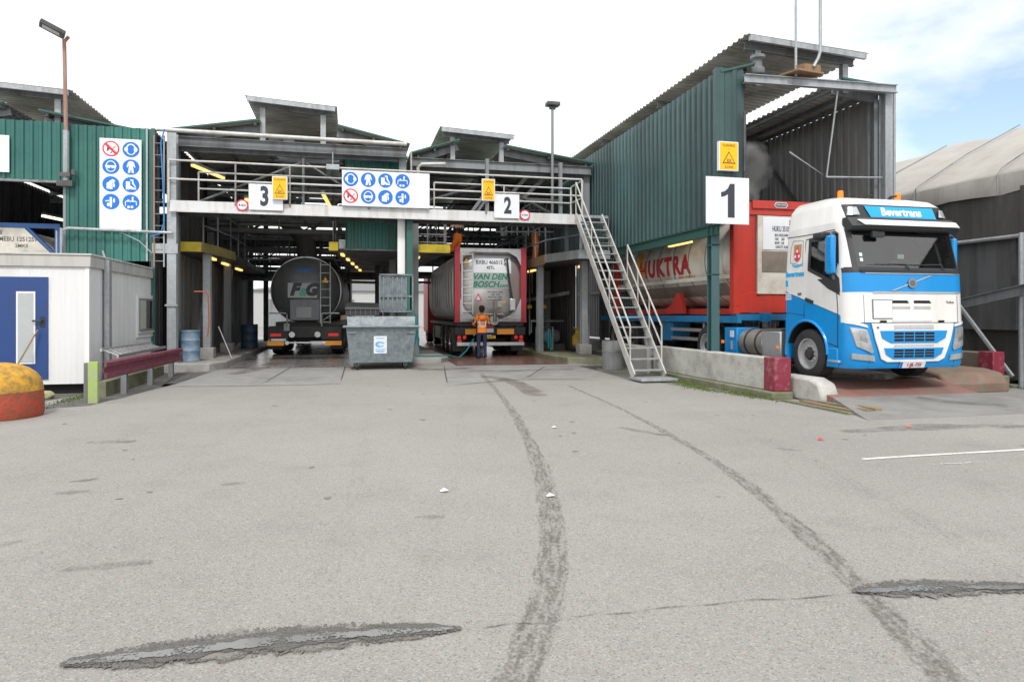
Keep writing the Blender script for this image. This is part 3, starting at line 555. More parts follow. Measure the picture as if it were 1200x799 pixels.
# stairs
T = empty('stairs', (6.9, 16.5, 0), 'steep pale steel stair from the yard up to the walkway', 'stairs')
Ytop, Ybot, zt = 18.9, 14.75, 4.42
for x in (6.40, 7.18):
    MB().beam((x,Ytop,zt-.02),(x,Ybot,.1),.035,.2).build('stringer', RAILW, T)
for i in range(17):
    t = (i+.5)/17.5; y = Ybot+(Ytop-Ybot)*t; z = .1+(zt-.1)*t
    MB().box(6.42,7.16,y-.11,y+.11,z,z+.03).build('tread', GAL, T)
MB().box(6.35,7.25,14.2,14.95,.03,.09).build('landing_plate', GAL, T, bevel=.01)
MB().box(6.6,7.4,18.9,19.9,4.36,4.44).build('top_landing', GAL, T)
dz = 1.0
for x, yb_ in ((6.40,14.75),(7.2,14.75)):
    zz = lambda y: .1+(zt-.1)*(y-Ybot)/(Ytop-Ybot)
    mb = MB()
    yt = Ytop if x < 7 else Ytop-3.2+.0
    yt = Ytop if x < 7 else 17.0
    for h in (.95, .5): mb.tube([(x,yt,zz(yt)+h),(x,14.95,zz(14.95)+h)], .022, 6)
    for k in range(4):
        y = 14.95+(yt-14.95)*k/3; mb.tube([(x,y,zz(y)),(x,y,zz(y)+.95)], .02, 6)
    mb.build('handrail', RAILW, T)
# mezzanines
def mezz(label, poly, z, front, yedge, rail_pts, fm, lights, under=STEELD):
    T = empty('service_platform', (sum(p[0] for p in poly)/len(poly), poly[0][1], z), label, 'platform', 'service platforms beside the tankers')
    MB().prism(poly, lambda x, y, c: (x, y, c), z-.16, z).build('deck', under, T)
    mb = MB()
    for a, b in zip(yedge[:-1], yedge[1:]): mb.beam((*a, z-.05), (*b, z-.05), .03, .26)
    mb.build('edge_board', front, T)
    mb = rails(MB(), [(p[0], p[1], z) for p in rail_pts], (1.05,.55), .022, 1.3); mb.build('railing', fm, T)
    return T
mezz('yellow edged platform along the left side of bay three', [(-4.66,20.0),(-3.95,20.0),(-3.75,21.0),(-3.55,23.0),(-3.55,33.8),(-4.66,33.8)], 3.42, YEL, [(-4.66,19.98),(-3.93,19.98)], [(-3.9,20.1),(-3.6,22.6),(-3.6,27),(-3.6,33.5)], GALD, [])
MB().beam((-3.92,19.99,3.37),(-3.73,21.0,3.37),.03,.26).beam((-3.73,21,3.37),(-3.53,23,3.37),.03,.26).build('edge_board', mat('yellow_edge_dirty', (.38,.33,.12), .6, 0, (.14,.12,.08), .9, 2), bpy.data.objects['service_platform'])
mezz('dark platform with a yellow front edge between the two tankers', [(-.62,21.4),(3.05,21.4),(2.95,24),(2.6,33.8),(-.1,33.8),(-.35,24)], 3.65, YEL, [(1.75,21.38),(3.07,21.38)], [(2.9,21.5),(2.6,27),(2.5,33)], GALD, [])
sp = bpy.data.objects['service_platform.001']
MB().beam((-.62,21.38,3.6),(-.35,21.38,3.6),.03,.26).build('edge_board', YEL, sp)
MB().box(-.33,.35,21.1,21.38,3.5,3.78).build('edge_box', GAL, sp, bevel=.02)
mb = rails(MB(), [(1.8,21.5,3.65),(2.95,21.5,3.65)], (1.05,.75,.4,.15), .022, .6); rails(mb, [(-.5,21.6,3.65),(-.3,27,3.65),(-.1,33,3.65)], (1.05,.55), .022, 1.5); mb.build('railing', GALD, sp)
mezz('grey platform right of the red and silver tank trailer', [(6.62,19.3),(7.6,19.3),(7.6,33.8),(6.1,33.8),(6.1,21.1)], 3.38, GAL, [(7.6,19.28),(6.62,19.28),(6.1,21.08)], [(6.7,19.4),(6.15,21.2),(6.15,25),(6.15,33)], GAL, [])
MB().beam((6.09,21.1,3.3),(6.09,24.5,3.3),.03,.3).build('edge_board', WOOD, bpy.data.objects['service_platform.002'])
mb = rails(MB(), [(6.75,19.4,3.38),(7.6,19.4,3.38)], (1.05,.8,.55,.3), .018, .5); mb.build('railing', GALD, bpy.data.objects['service_platform.002'])
# columns standing on the islands
for x, y, z1, ped, lab, m in ((1.85,24.5,6,0,'grey steel column on the island between the tankers',GALD),(6.32,22.5,3.3,0,'grey column at the rear right corner of the red tank frame',GAL),(7.2,20.5,3.3,1,'grey twin channel column on a concrete pedestal near the stair foot',GAL),
        (-3.95,20.9,3.3,1,'grey column under the front of the left platform',GAL),(-3.95,24.2,3.3,1,'second column under the left platform, behind the first',GALD),(-3.8,33.5,6,0,'dark column at the far end of the left platform',STEELD),(1.1,28.6,6,0,'dark column deep between bays three and two',STEELD),(6.6,28,6,0,'dark column deep at the right of bay two',STEELD),(2.25,27.5,3.5,0,'slim column left of the silver tank',GALD)):
    T = empty('column', (x, y, .28), lab, 'column', 'columns on the islands')
    MB().ibeam((x,y,.28),(x,y,z1),.2,.2,up=(0,1,0)).build('shaft', m, T)
    if ped: MB().box(x-.2,x+.2,y-.2,y+.2,.28,.6).build('pedestal', CONC, T, bevel=.02)
# V braces on the left island
for y, lab in ((22.6,'nearer inverted V brace under the left platform'),(26.6,'farther inverted V brace under the left platform')):
    MB().beam((-4.35,y-1.2,.35),(-4.2,y,3.2),.08,.08).beam((-4.35,y+1.2,.35),(-4.2,y,3.2),.08,.08).build('brace', GALD, label=lab, cat='brace')
# service gantries: pipes and frames crossing deep in the bays
def gantry(x0, x1, y, z0, lab, seed, n=7):
    rnd = random.Random(seed); T = empty('pipe_gantry', ((x0+x1)/2, y, 3.4), lab, 'pipe rack', 'pipe racks across the bays')
    mb = MB(); mb.ibeam((x0,y,z0),(x1,y,z0),.12,.2); mb.ibeam((x0,y,z0+1.3),(x1,y,z0+1.3),.12,.16)
    for k in range(4): x = x0+(x1-x0)*k/3; mb.beam((x,y,z0),(min(x+(x1-x0)/3,x1),y,z0+1.3),.05,.05) if k < 3 else None; mb.beam((x,y,z0),(x,y,z0+1.3),.06,.06)
    mb.build('truss', STEELD, T)
    for k in range(n):
        z = z0+rnd.uniform(-.5,2.1); yy = y+rnd.uniform(-.3,.3); MB().tube([(x0,yy,z),(x1,yy,z+rnd.uniform(-.1,.1))], rnd.choice((.03,.04,.06,.09)), 8).build('pipe', rnd.choice((GALD,STEELD,GALD,GAL)), T)
    for k in range(n):
        x = rnd.uniform(x0,x1); z = z0+rnd.uniform(0,1.6); MB().tube([(x,y-.1,z),(x+rnd.uniform(-.15,.15),y-.1,z-rnd.uniform(.4,1.3)),(x+rnd.uniform(-.3,.3),y-.2,z-rnd.uniform(.2,.9))], rnd.choice((.015,.02,.03)), 6).build('drop_hose', rnd.choice((BLK,STEELD,GALD)), T)
    return T
gantry(-4.5,1.4,24.0,4.7,'pipes crossing bay three just above the dark tanker',1)
gantry(-4.5,1.4,28.5,4.4,'pipes crossing the middle of bay three',2)
gantry(-4.5,1.4,33.6,3.9,'pipes crossing the far end of bay three',3,9)
gantry(1.9,7.4,25.0,4.9,'pipes crossing above the silver tank in bay two',4)
gantry(1.9,7.4,29.5,4.5,'pipes crossing the middle of bay two',5)
gantry(1.9,7.4,33.8,4.0,'pipes crossing the far end of bay two',6,9)
gantry(-4.5,1.4,26.3,3.9,'pipes low across bay three behind the dark tanker dome',7,8)
gantry(-4.5,1.4,31.0,3.3,'pipes low across bay three near its far end',8,9)
gantry(1.9,7.4,27.3,4.0,'pipes low across bay two above the silver tank',9,8)
gantry(1.9,7.4,31.6,3.4,'pipes low across bay two near its far end',10,9)
gantry(-.4,3.0,26.0,4.2,'pipes over the middle platform behind the green panel',12,7)
# pipes and bracing hanging in view behind the walkway
T = empty('roof_bracing', (-1.5, 21, 5.6), 'tie rods and braces under the roof of bay three', 'bracing')
MB().tube([(-4.2,20.4,4.6),(-1.3,20.6,5.95),(.9,20.4,4.6)], .035, 6).build('tie_rod', GALD, T)
MB().tube([(-3,21,6.0),(-1.2,24,4.4)], .04, 6).tube([(.6,21,6.0),(-1.2,24,4.4)], .04, 6).build('tie_rod', STEELD, T)
MB().tube([(-1.3,20.4,6.2),(-1.3,20.4,4.5)], .04, 8).build('drop_pipe', GALD, T)
T = empty('roof_bracing', (4.6, 21, 5.6), 'dark braces meeting at a hub under the roof of bay two', 'bracing')
MB().tube([(2.2,21.2,5.0),(4.4,21.2,5.75),(6.7,21.2,4.6)], .05, 6).build('tie_rod', STEELD, T)
MB().beam((4.4,21.2,5.7),(3.5,21.5,4.4),.06,.1).beam((4.5,21.3,5.7),(3.7,21.5,4.4),.06,.1).beam((4.4,21.2,5.7),(4.4,21.2,6.4),.08,.08).build('strut', GALD, T)
MB().beam((5.6,22,5.4),(6.6,22,6.35),.06,.12).beam((4.9,22,5.2),(5.8,22,6.2),.06,.12).build('strut', GAL, T)
MB().box(4.7,6.9,21.9,22.0,5.3,5.4).build('strut', GAL, T)
# control shelf with pipes seen behind the walkway rails of bay two
T = empty('valve_manifold', (6.0, 23.4, 4.4), 'cluster of grey valves and pipes behind the walkway rail of bay two', 'pipework')
rnd = random.Random(11)
for k in range(9):
    x = 5.1+.2*k; MB().tube([(x,23.2,4.3),(x,23.2,4.3+rnd.uniform(.5,1.1)),(x+.12,23.3,5.5)], .025, 6).build('riser', rnd.choice((GAL,GALD)), T)
for k in range(4): MB().tube([(4.9,23.15,4.4+.25*k),(7.0,23.15,4.45+.25*k)], .03, 6).build('pipe', GAL, T)
for k in range(5): MB().lathe([(0,.02),(0,.07),(.03,.07),(.03,.02)], (5.2+.38*k,23.0,4.75), 'y', 12).build('valve_wheel', GALD, T)
# bay two right side interior: rail, drop hoses, valve
T = empty('hose_rack', (6.9, 24.5, 0.28), 'hose rack with two yellow tagged drop pipes right of bay two', 'rack')
MB().beam((6.0,24.5,2.0),(7.5,22.8,2.3),.1,.12).build('rail', GALD, T)
for x in (6.35,6.9): 
    MB().tube([(x,24,3.3),(x,24,.8)], .025, 6).build('drop_pipe', GALD, T); MB().box(x-.08,x+.08,23.95,24.0,1.75,1.88).build('yellow_tag', YEL, T)
for k in range(4): MB().tube([(6.3+.2*k,24.2,2.3),(6.3+.2*k,24.2,3.2)], .02, 6).build('bar', GALD, T)
MB().lathe([(0,.0),(0,.12),(.1,.2),(.35,.2),(.45,.1),(.6,.1),(.62,.16),(.66,.16),(.66,0)], (7.35,21.5,.45), 'z', 16).build('pump_housing', mat('dull_yellow_paint', (.42,.27,.03), .55, 0, (.15,.1,.03), .8, 6), label='dull yellow valve body standing beyond the stair foot', cat='valve')
T = empty('pump_unit', (6.9,23.4,.28), 'small dark pump with pipes on the island right of bay two', 'pump')
MB().lathe([(0,.001),(0,.22),(.1,.26),(.55,.26),(.65,.2),(.65,.001)],(6.6,23.4,.75),'x',18).build('motor', GALD, T); MB().box(6.4,7.4,23.1,23.7,.28,.5).build('base', STEELD, T)
MB().tube([(6.2,23.2,.9),(6.2,23.2,1.3),(7.4,23.2,1.3)],.04,8).build('pipe', GALD, T); MB().tube([(6.3,22.9,.3),(6.3,22.9,1.1),(6.9,22.9,1.1),(6.9,22.9,.3)],.03,8).build('guard_hoop', GAL, T)
MB().corr((7.62, 22.6, .3), (0,1,0), 12, (0,0,1), 3.0, (1,0,0), .3, .04).build('partition_wall', WALLB, label='dark sheet wall between bay two and bay one', cat='wall')
MB().box(6.15,6.3,25.5,26.4,.28,2.3).build('cabinet_door', mat('beige_panel', (.42,.40,.33), .6, 0, (.25,.22,.18), .7, 2), label='beige panel standing behind the red tank frame', cat='panel')

# ------------------------------------------------------------------ strip lamps
def lamp(p, q, lab, m=TUBE, r=.045):
    p = Vector(p); q = Vector(q); T = empty('strip_lamp', p, lab, 'lamp', 'strip lamps in the bays')
    MB().beam(p+Vector((0,0,.07)), q+Vector((0,0,.07)), .13, .07).build('housing', GAL, T)
    MB().beam(p, q, .09, .06).build('tube', m, T)
for i,(y,lb) in enumerate(((20.9,'nearest'),(23.3,'second'),(26.0,'third'))): lamp((-3.95,y,3.17),(-3.95+.03,y+1.0,3.17),'%s yellow strip lamp under the left platform' % lb)
ords = ['first','second','third','fourth','fifth','sixth']
for i in range(5): lamp((-.25+.16*i,22.0+1.9*i,3.42),(-.2+.16*i,22.6+1.9*i,3.42),'%s yellow lamp in the row left under the middle platform' % ords[i])
for i in range(4): lamp((2.2+.02*i,22.6+2.1*i,3.42),(2.2+.02*i,23.3+2.1*i,3.42),'%s yellow lamp in the row right under the middle platform' % ords[i])
lamp((6.45,23.6,3.12),(6.45,24.6,3.12),'nearer yellow lamp under the platform right of bay two'); lamp((6.45,26.4,3.12),(6.45,27.4,3.12),'farther yellow lamp under the platform right of bay two')
lamp((8.1,15.2,3.32),(8.12,16.4,3.32),'yellow strip lamp under the green wall above the white tank')
lamp((-4.2,20.2,5.62),(-3.6,21.4,5.52),'slanting lamp under the roof left of bay three'); lamp((-3.0,21.5,4.95),(-2.5,23,4.85),'lamp behind the walkway rail left of the number three')
lamp((-.8,21.5,5.2),(-.6,23.2,5.0),'lamp behind the walkway rail right of the number three'); lamp((-.7,24,4.9),(-.5,26,4.8),'lamp deeper in bay three beside the roof post')
lamp((-1.9,21.0,6.55),(-1.6,21.0,6.55),'small lamp on the ridge gap of bay three'); lamp((-1.2,26,6.2),(-.9,26,6.2),'small lamp far back under the ridge of bay three')
lamp((3.3,22,4.7),(3.9,24,4.9),'lamp behind the yellow sign of bay two'); lamp((.1,20.35,5.9),(.1,20.36,5.6),'short lamp beside the green hanging panel')
lamp((-9.3,24,4.6),(-8.3,25.2,4.45),'long lamp deep in the fourth bay',TUBEW); lamp((-8.0,22.5,5.9),(-7.8,22.7,5.88),'small bright lamp high in the fourth bay',TUBEW)
lamp((7.3,21.0,3.1),(7.35,21.4,3.1),'small yellow lamp behind the stair')
# floodlight posts
T = empty('floodlight_post', (-6.86,19.05,4.8), 'rusty floodlight post fixed to the green wall', 'floodlight')
MB().tube([(-6.86,19.05,4.75),(-6.86,19.05,6.1)], .07, 10).build('post_sleeve', GAL, T)
MB().tube([(-6.86,19.05,6.1),(-6.9,19.05,8.35)], .045, 10).build('pole', RUSTP, T)
MB().beam((-7.32,18.75,8.62),(-6.85,18.95,8.42),.36,.12).build('lamp_head', STEELD, T, bevel=.02)
MB().beam((-7.27,18.77,8.55),(-6.95,18.9,8.415),.26,.03).build('lens', LENS, T)
MB().tube([(-6.9,19.05,8.3),(-6.78,19.0,8.42)], .04, 8).build('bracket', RUSTP, T)
MB().box(-7.05,-6.7,18.98,19.12,4.72,4.86).box(-7.0,-6.74,18.95,19.0,4.95,5.05).lathe([(0,.0),(0,.06),(.12,.06),(.15,0)],(-6.68,19.02,5.0),'z',10).build('clamp', STEELD, T)
T = empty('floodlight_post', (6.1,20.4,4.4), 'slim grey floodlight post rising behind the walkway over bay two', 'floodlight')
MB().tube([(6.12,20.35,4.4),(6.12,20.35,8.0)], .045, 8).build('pole', GALD, T)
MB().box(5.92,6.34,20.2,20.5,8.0,8.12).box(6.02,6.22,20.3,20.4,7.9,8.0).build('lamp_head', STEELD, T, bevel=.02)

# ------------------------------------------------------------------ signs
def picto(kind, T, cx, cz, r, y):
    M = facing(cx, y, cz); k = r
    red = kind == 'fire'
    d = MB(); d.prism(circ(0,0,k,32), M, 0, .004); disc = d.build('pictogram', REDS if red else SIGNB, T)
    s = MB(); sc_ = lambda P: [(a*k, b*k) for a, b in P]
    W = lambda P, z=.007, m=0: s.prism(sc_(P), M, .0041+.002*0, z, m)
    if red:
        W(circ(0,0,.82,28)); W([(-.5,.3),(-.3,.5),(-.15,.2),(.1,.1),(-.05,-.15),(-.25,-.1),(-.3,-.4),(-.5,-.2),(-.42,.05)], .009, 1); W([(-.1,-.55),(.1,-.35),(.15,-.5),(0,-.62)], .009, 1); W([(.15,.0),(.55,.35),(.6,.3),(.22,-.06)], .009, 1)
        W([(-.72,.5),(-.5,.72),(.72,-.5),(.5,-.72)], .012, 2)
    elif kind == 'ears':
        W(circ(0,.02,.62,24,.74)); W(circ(0,.0,.44,24,.60), .010, 3); W(circ(-.56,0,.22,14,.30), .012); W(circ(.56,0,.22,14,.30), .012)
    elif kind == 'eyes':
        W(circ(0,0,.62,24,.74)); W(circ(0,0,.5,24,.62), .010, 3); W([(-.66,.12),(.66,.12),(.6,-.22),(.14,-.26),(0,-.08),(-.14,-.26),(-.6,-.22)], .013)
    elif kind == 'suit':
        W([(-.16,.75),(.16,.75),(.34,.62),(.52,.0),(.4,-.06),(.25,.3),(.26,-.1),(.36,-.76),(.1,-.76),(0,-.15),(-.1,-.76),(-.36,-.76),(-.26,-.1),(-.25,.3),(-.4,-.06),(-.52,.0),(-.34,.62)])
    elif kind == 'glove':
        W([(-.5,-.6),(.2,-.68),(.2,-.1),(.15,.3),(-.05,.5),(-.2,.3),(-.5,.1)]); W([(0,.5),(.25,.62),(.5,.45),(.5,.3),(.35,.3),(.5,-.2),(.38,-.5),(.28,-.3),(.25,.2)], .009)
    elif kind == 'boot':
        W([(-.6,.4),(-.1,.4),(-.1,-.1),(.25,-.35),(.62,-.45),(.62,-.62),(.1,-.62),(-.1,-.52),(-.2,-.64),(-.6,-.64)]); W([(-.05,.5),(-.1,.7),(.3,.65),(.3,.3),(.62,-.3),(.5,-.35),(.15,.1),(.12,.5)], .009)
    elif kind == 'shower':
        W(circ(0,.45,.16,12)); W([(-.16,.28),(.16,.28),(.14,-.3),(.1,-.75),(-.1,-.75),(-.14,-.3)]); W([(-.7,.12),(-.2,.18),(-.2,.04),(-.6,0)]); W(circ(.38,.15,.12,12,.3), .009); W(circ(-.3,-.4,.16,12,.24), .009)
    else:
        W([(-.62,.18),(.62,.18),(.62,.05),(-.62,.05)]); W([(.1,.2),(.1,.7),(.3,.7),(.3,.2)]); W([(-.7,.1),(-.6,.1),(-.6,-.5),(-.7,-.5)]); W([(.6,.1),(.7,.1),(.7,-.4),(.6,-.4)]); W(circ(-.28,-.62,.17,12)); W(circ(.12,-.62,.17,12)); W([(-.4,.35),(-.2,.35),(-.2,.18),(-.4,.18)])
    s.build('symbol', [WHITE, INK, REDS, SIGNB], disc)
T = empty('safety_sign', (-5.65,19.12,3.69), 'tall white safety board with eight round pictograms on the green wall', 'sign')
MB().box(-6.13,-5.17,19.10,19.13,3.69,5.98).build('board', SIGNW, T, bevel=.004)
order = ['fire','ears','eyes','suit','glove','boot','shower','rail']
for i, k in enumerate(order): picto(k, T, -5.87+.46*(i%2), 5.72-.445*(i//2), .195, 19.099)
MB().box(-8.9,-8.12,19.10,19.13,5.02,5.92).build('blank_sign', SIGNW, label='plain white board at the left end of the green wall', cat='sign')
T = empty('safety_sign', (.97,18.9,4.45), 'wide white safety board with eight round pictograms on the walkway rail', 'sign')
MB().box(-.21,2.14,18.88,18.905,4.46,5.42).build('board', SIGNW, T, bevel=.004)
o2 = [['ears','suit','boot','rail'],['fire','eyes','glove','shower']]
for r_ in range(2):
    for c_ in range(4): picto(o2[r_][c_], T, .02+.46*c_, 5.18-.45*r_, .195, 18.879)
def number_sign(x0, x1, z0, z1, y, s, cx, h, lab, sx=.8):
    T = empty('number_sign', ((x0+x1)/2, y, z0), lab, 'sign'); MB().box(x0,x1,y,y+.02,z0,z1).build('board', SIGNW, T, bevel=.004)
    if s == '1': patch('numeral', [(-.02,-h/2),(.14,-h/2),(.14,h/2),(.03,h/2),(-.02,h*.36),(-.09,h*.28),(-.18,h*.24),(-.18,h*.10),(-.09,h*.13),(-.02,h*.19)], facing(cx, y-.001, (z0+z1)/2), INK, T, .004)
    else: text('numeral', s, h, facing(cx, y-.001, (z0+z1)/2-.0), INK, T, bold=.055, sx=.68)
number_sign(-2.57,-1.72,4.27,4.95,18.9,'3',-2.18,.48,'white number three board on the walkway')
number_sign(3.97,4.70,4.27,4.95,18.9,'2',4.36,.44,'white number two board on the walkway')
number_sign(7.34,8.36,3.47,4.47,13.12,'1',7.87,.72,'large white number one board on the green corner post')
def exsign(x0, x1, z0, z1, y, lab):
    w_ = x1-x0; h_ = z1-z0; cx = (x0+x1)/2; T = empty('warning_sign', (cx, y, z0), lab, 'sign', 'yellow flashing zone signs')
    MB().box(x0,x1,y,y+.09,z0,z1).build('box', SIGNW, T, bevel=.004)
    MB().box(x0+.02,x1-.02,y-.004,y-.001,z0+.02,z1-.02).build('face', YELSIGN, T)
    M = facing(cx, y-.005, z0); text('lettering', 'FLASHING', h_*.085, facing(cx,y-.005,z0+h_*.86), BROWN, T, sx=.85); text('lettering', '=', h_*.06, facing(cx,y-.005,z0+h_*.72), BROWN, T)
    t = MB(); a, b = w_*.34, h_*.25
    tri = lambda e: [(-a*e, h_*.24+b*(1-e)*.6),(a*e, h_*.24+b*(1-e)*.6),(0, h_*.24+b*(.6+1.1*e))]
    t.prism(tri(1), M, 0, .003, 0); t.prism(tri(.76), M, .0031, .006, 1); t.build('triangle', [BROWN, YELSIGN], T)
    text('lettering', 'EX', h_*.10, facing(cx,y-.012,z0+h_*.335), BROWN, T, bold=.03); text('lettering', 'ZONE', h_*.085, facing(cx,y-.005,z0+h_*.12), BROWN, T)
exsign(-1.98,-1.60,4.55,5.15,18.8,'yellow EX zone sign beside the number three'); exsign(3.60,3.97,4.73,5.34,18.8,'yellow EX zone sign beside the number two'); exsign(7.62,8.08,4.6,5.22,13.08,'yellow EX zone sign above the number one')
for x, lab in ((-2.73,'round red rimmed limit sign left of the number three'),(4.87,'round red rimmed limit sign right of the number two')):
    T = empty('limit_sign', (x,18.9,4.38), lab, 'sign', 'round limit signs'); MB().prism(circ(0,0,.15,28), facing(x,18.925,4.38), 0, .012).build('rim', REDS, T)
    MB().prism(circ(0,0,.115,28), facing(x,18.9125,4.38), 0, .004).build('face', SIGNW, T); text('lettering','4.0m',.065,facing(x,18.907,4.38),INK,T,bold=.02)

# ------------------------------------------------------------------ office cabin at the left
T = empty('site_office', (-7,18,0), 'white portable office with a blue door beside the guard rail', 'office')
x0, x1, ya, yb = -11.0, -4.97, 14.85, 21.75
mb = MB(); mb.corr((x1-.03, ya, .2), (-1,0,0), 6, (0,0,1), 2.26, (0,-1,0), .1, .003, .02); mb.build('front_wall', CABIN, T)
mb = MB(); mb.corr((x1, ya+.03, .2), (0,1,0), yb-ya-.03, (0,0,1), 2.26, (1,0,0), .1, .003, .02); mb.build('side_wall', CABIN, T)
MB().box(x1-.04,x1+.035,ya-.035,ya+.03,.2,2.5).build('corner_post', WHITE, T)
mb = MB(); mb.box(x0,x1+.07,ya-.07,yb,2.46,2.68).box(x0,x1+.09,ya-.09,yb,2.68,2.72); mb.build('roof_fascia', CABTRIM, T, bevel=.01)
MB().box(x0,x1+.02,ya+.1,yb,.0,.19).build('base', DK, T)  # near-black box stands in for the shaded gap under the raised floor
for y_ in (15.55,20.3): MB().box(x1+.07,x1+.16,y_,y_+.16,.0,2.66).tube([(x1+.1,y_+.05,2.6),(x1+.02,y_+.05,2.85)],.02,6).build('wall_post', GAL, T)
MB().box(x1+.03,x1+.08,20.9,21.72,.2,2.5).build('end_panel', mat('cream_panel',(.6,.58,.48),.5,0,(.4,.38,.3),.6,2), T)
d = MB().box(-6.78,-5.64,ya-.05,ya-.008,.30,2.26).build('door', DOORB, T, bevel=.005)
MB().box(-6.17,-5.85,ya-.062,ya-.051,.60,1.98).build('door_window_frame', WHITE, d); MB().box(-6.14,-5.88,ya-.068,ya-.063,.63,1.95).build('door_window', mat('frosted_pane',(.42,.46,.47),.25,0,(.5,.52,.52),.5,3), d)
MB().tube([(-5.73,ya-.05,1.42),(-5.73,ya-.11,1.42),(-5.88,ya-.11,1.42)],.018,8).box(-5.77,-5.69,ya-.06,ya-.05,1.3,1.5).build('handle', BLK, d)
wf = MB().box(x1+.02,x1+.06,17.85,19.15,.98,2.02).build('window_frame', CABIN, T, bevel=.004)
MB().box(x1+.061,x1+.075,17.95,19.05,1.14,1.93).build('window_rim', GALD, wf); MB().box(x1+.0755,x1+.08,18.0,18.46,1.19,1.88).build('pane', mat('net_curtain',(.42,.42,.38),.4), wf)
MB().box(x1+.0755,x1+.08,18.52,19.0,1.19,1.88).build('pane', GLASSD, wf); MB().box(x1+.0752,x1+.0754,18.52,19.0,1.19,1.88).build('backing', DK, wf)
MB().box(x1+.061,x1+.11,17.9,19.1,1.09,1.13).build('sill', CABTRIM, wf)
MB().prism([(0,0),(.42,0),(.48,.06),(.4,.14),(.05,.15),(-.04,.07)], lambda a,b,c:(-5.75+a,14.0+c,.0+b), 0,.22).build('kerb_stone', STONE, bevel=.03, label='loose pale concrete block lying under the office corner', cat='block')
MB().tube([(-6.2,14.2,.05),(-5.78,14.72,1.25)], .015, 8).build('stick', WOOD, label='thin wooden stick leaning on the blue door', cat='stick')
# guard rail
T = empty('guard_rail', (-4.25,15.5,0), 'maroon steel crash rail in front of the office side', 'guard rail')
wprof = [(0,.16),(.05,.13),(.05,.07),(0,.03),(0,-.03),(.05,-.07),(.05,-.13),(0,-.16),(-.02,-.16),(.03,-.12),(.03,-.08),(-.02,-.03),(-.02,.03),(.03,.08),(.03,.12),(-.02,.16)]
mb = MB(); mb.sweep((-4.2,13.3,.56),(-4.05,18.2,.56), [(a, b) for a, b in wprof]); mb.build('beam', MAROONR, T)
for x, y in ((-4.28,14.7),(-4.23,16.3),(-4.17,17.8)): MB().ibeam((x,y,0),(x,y,.68),.1,.12,up=(0,1,0)).build('post', GALD, T)
MB().box(-4.42,-4.27,13.2,13.28,0,.72).build('end_post', LIME, T, bevel=.005)
MB().box(-4.5,-4.43,13.25,13.35,0,.7).build('post', GALD, T)
MB().box(-4.62,-4.45,14.2,18.3,0,.28).build('kerb_wall', CONCM, T)
T = empty('ladder', (-4.6,15.5,.7), 'short aluminium ladder lying on its side along the guard rail', 'ladder')
MB().beam((-4.66,14.6,.86),(-4.62,17.9,.86),.03,.06).build('side_rail', ALU, T); MB().beam((-4.34,14.5,.74),(-4.3,17.8,.76),.03,.06).build('side_rail', ALU, T)
for k in range(11): y = 14.7+.3*k; MB().beam((-4.66,y,.86),(-4.33,y-.12,.75),.035,.025).build('rung', ALU, T)
# bollard
T = empty('concrete_bollard', (-5.2,11.8,0), 'fat rounded yellow and red concrete bollard in the left foreground', 'bollard')
prof_b = [(0,.60),(.06,.62),(.22,.62),(.395,.61)]
MB().lathe([(0,0.001)]+prof_b, (-5.2,11.8,0), 'z', 40).build('red_base', BOLR, T)
MB().lathe([(.396,.611),(.48,.60),(.58,.57),(.66,.51),(.73,.42),(.78,.31),(.81,.17),(.82,.0001)], (-5.2,11.8,0), 'z', 40).build('yellow_cap', BOLY, T)
# cage ladder & cables at the gap
T = empty('wall_ladder', (-4.75,19.0,2.75), 'upright steel ladder fixed beside the green wall', 'ladder')
for x in (-4.85,-4.62): MB().beam((x,19.02,2.75),(x,19.02,6.1),.03,.05,up=(0,1,0)).build('side_rail', RUSTP if x < -4.7 else GAL, T)
for k in range(11): MB().tube([(-4.85,19.02,2.9+.3*k),(-4.62,19.02,2.9+.3*k)],.012,6).build('rung', GALD, T)
MB().tube([(-4.6,18.95,6.25),(-4.68,18.95,5.9),(-4.63,18.95,4.9),(-4.6,18.95,3.9),(-4.68,18.95,3.6),(-4.9,18.9,3.5)],.018,6).build('hose', HBLUE, label='blue hose hanging beside the wall ladder', cat='hose')
T = empty('wall_pipe', (-5.8,19.0,3.62), 'thin horizontal conduit run low across the green wall', 'pipe')
MB().tube([(-6.95,19.0,3.2),(-6.93,19.0,3.62),(-6.8,19.0,3.68),(-4.4,18.95,3.62)],.035,8).tube([(-6.95,19.0,3.68),(-6.95,19.0,2.7)],.03,8).tube([(-7.05,19.0,3.6),(-7.05,19.0,2.7)],.02,8).build('conduit', GAL, T)
MB().tube([(-5.6,19.02,3.6),(-5.2,19.02,3.4),(-4.9,19.0,3.1)],.012,6).build('cable', GAL, T)
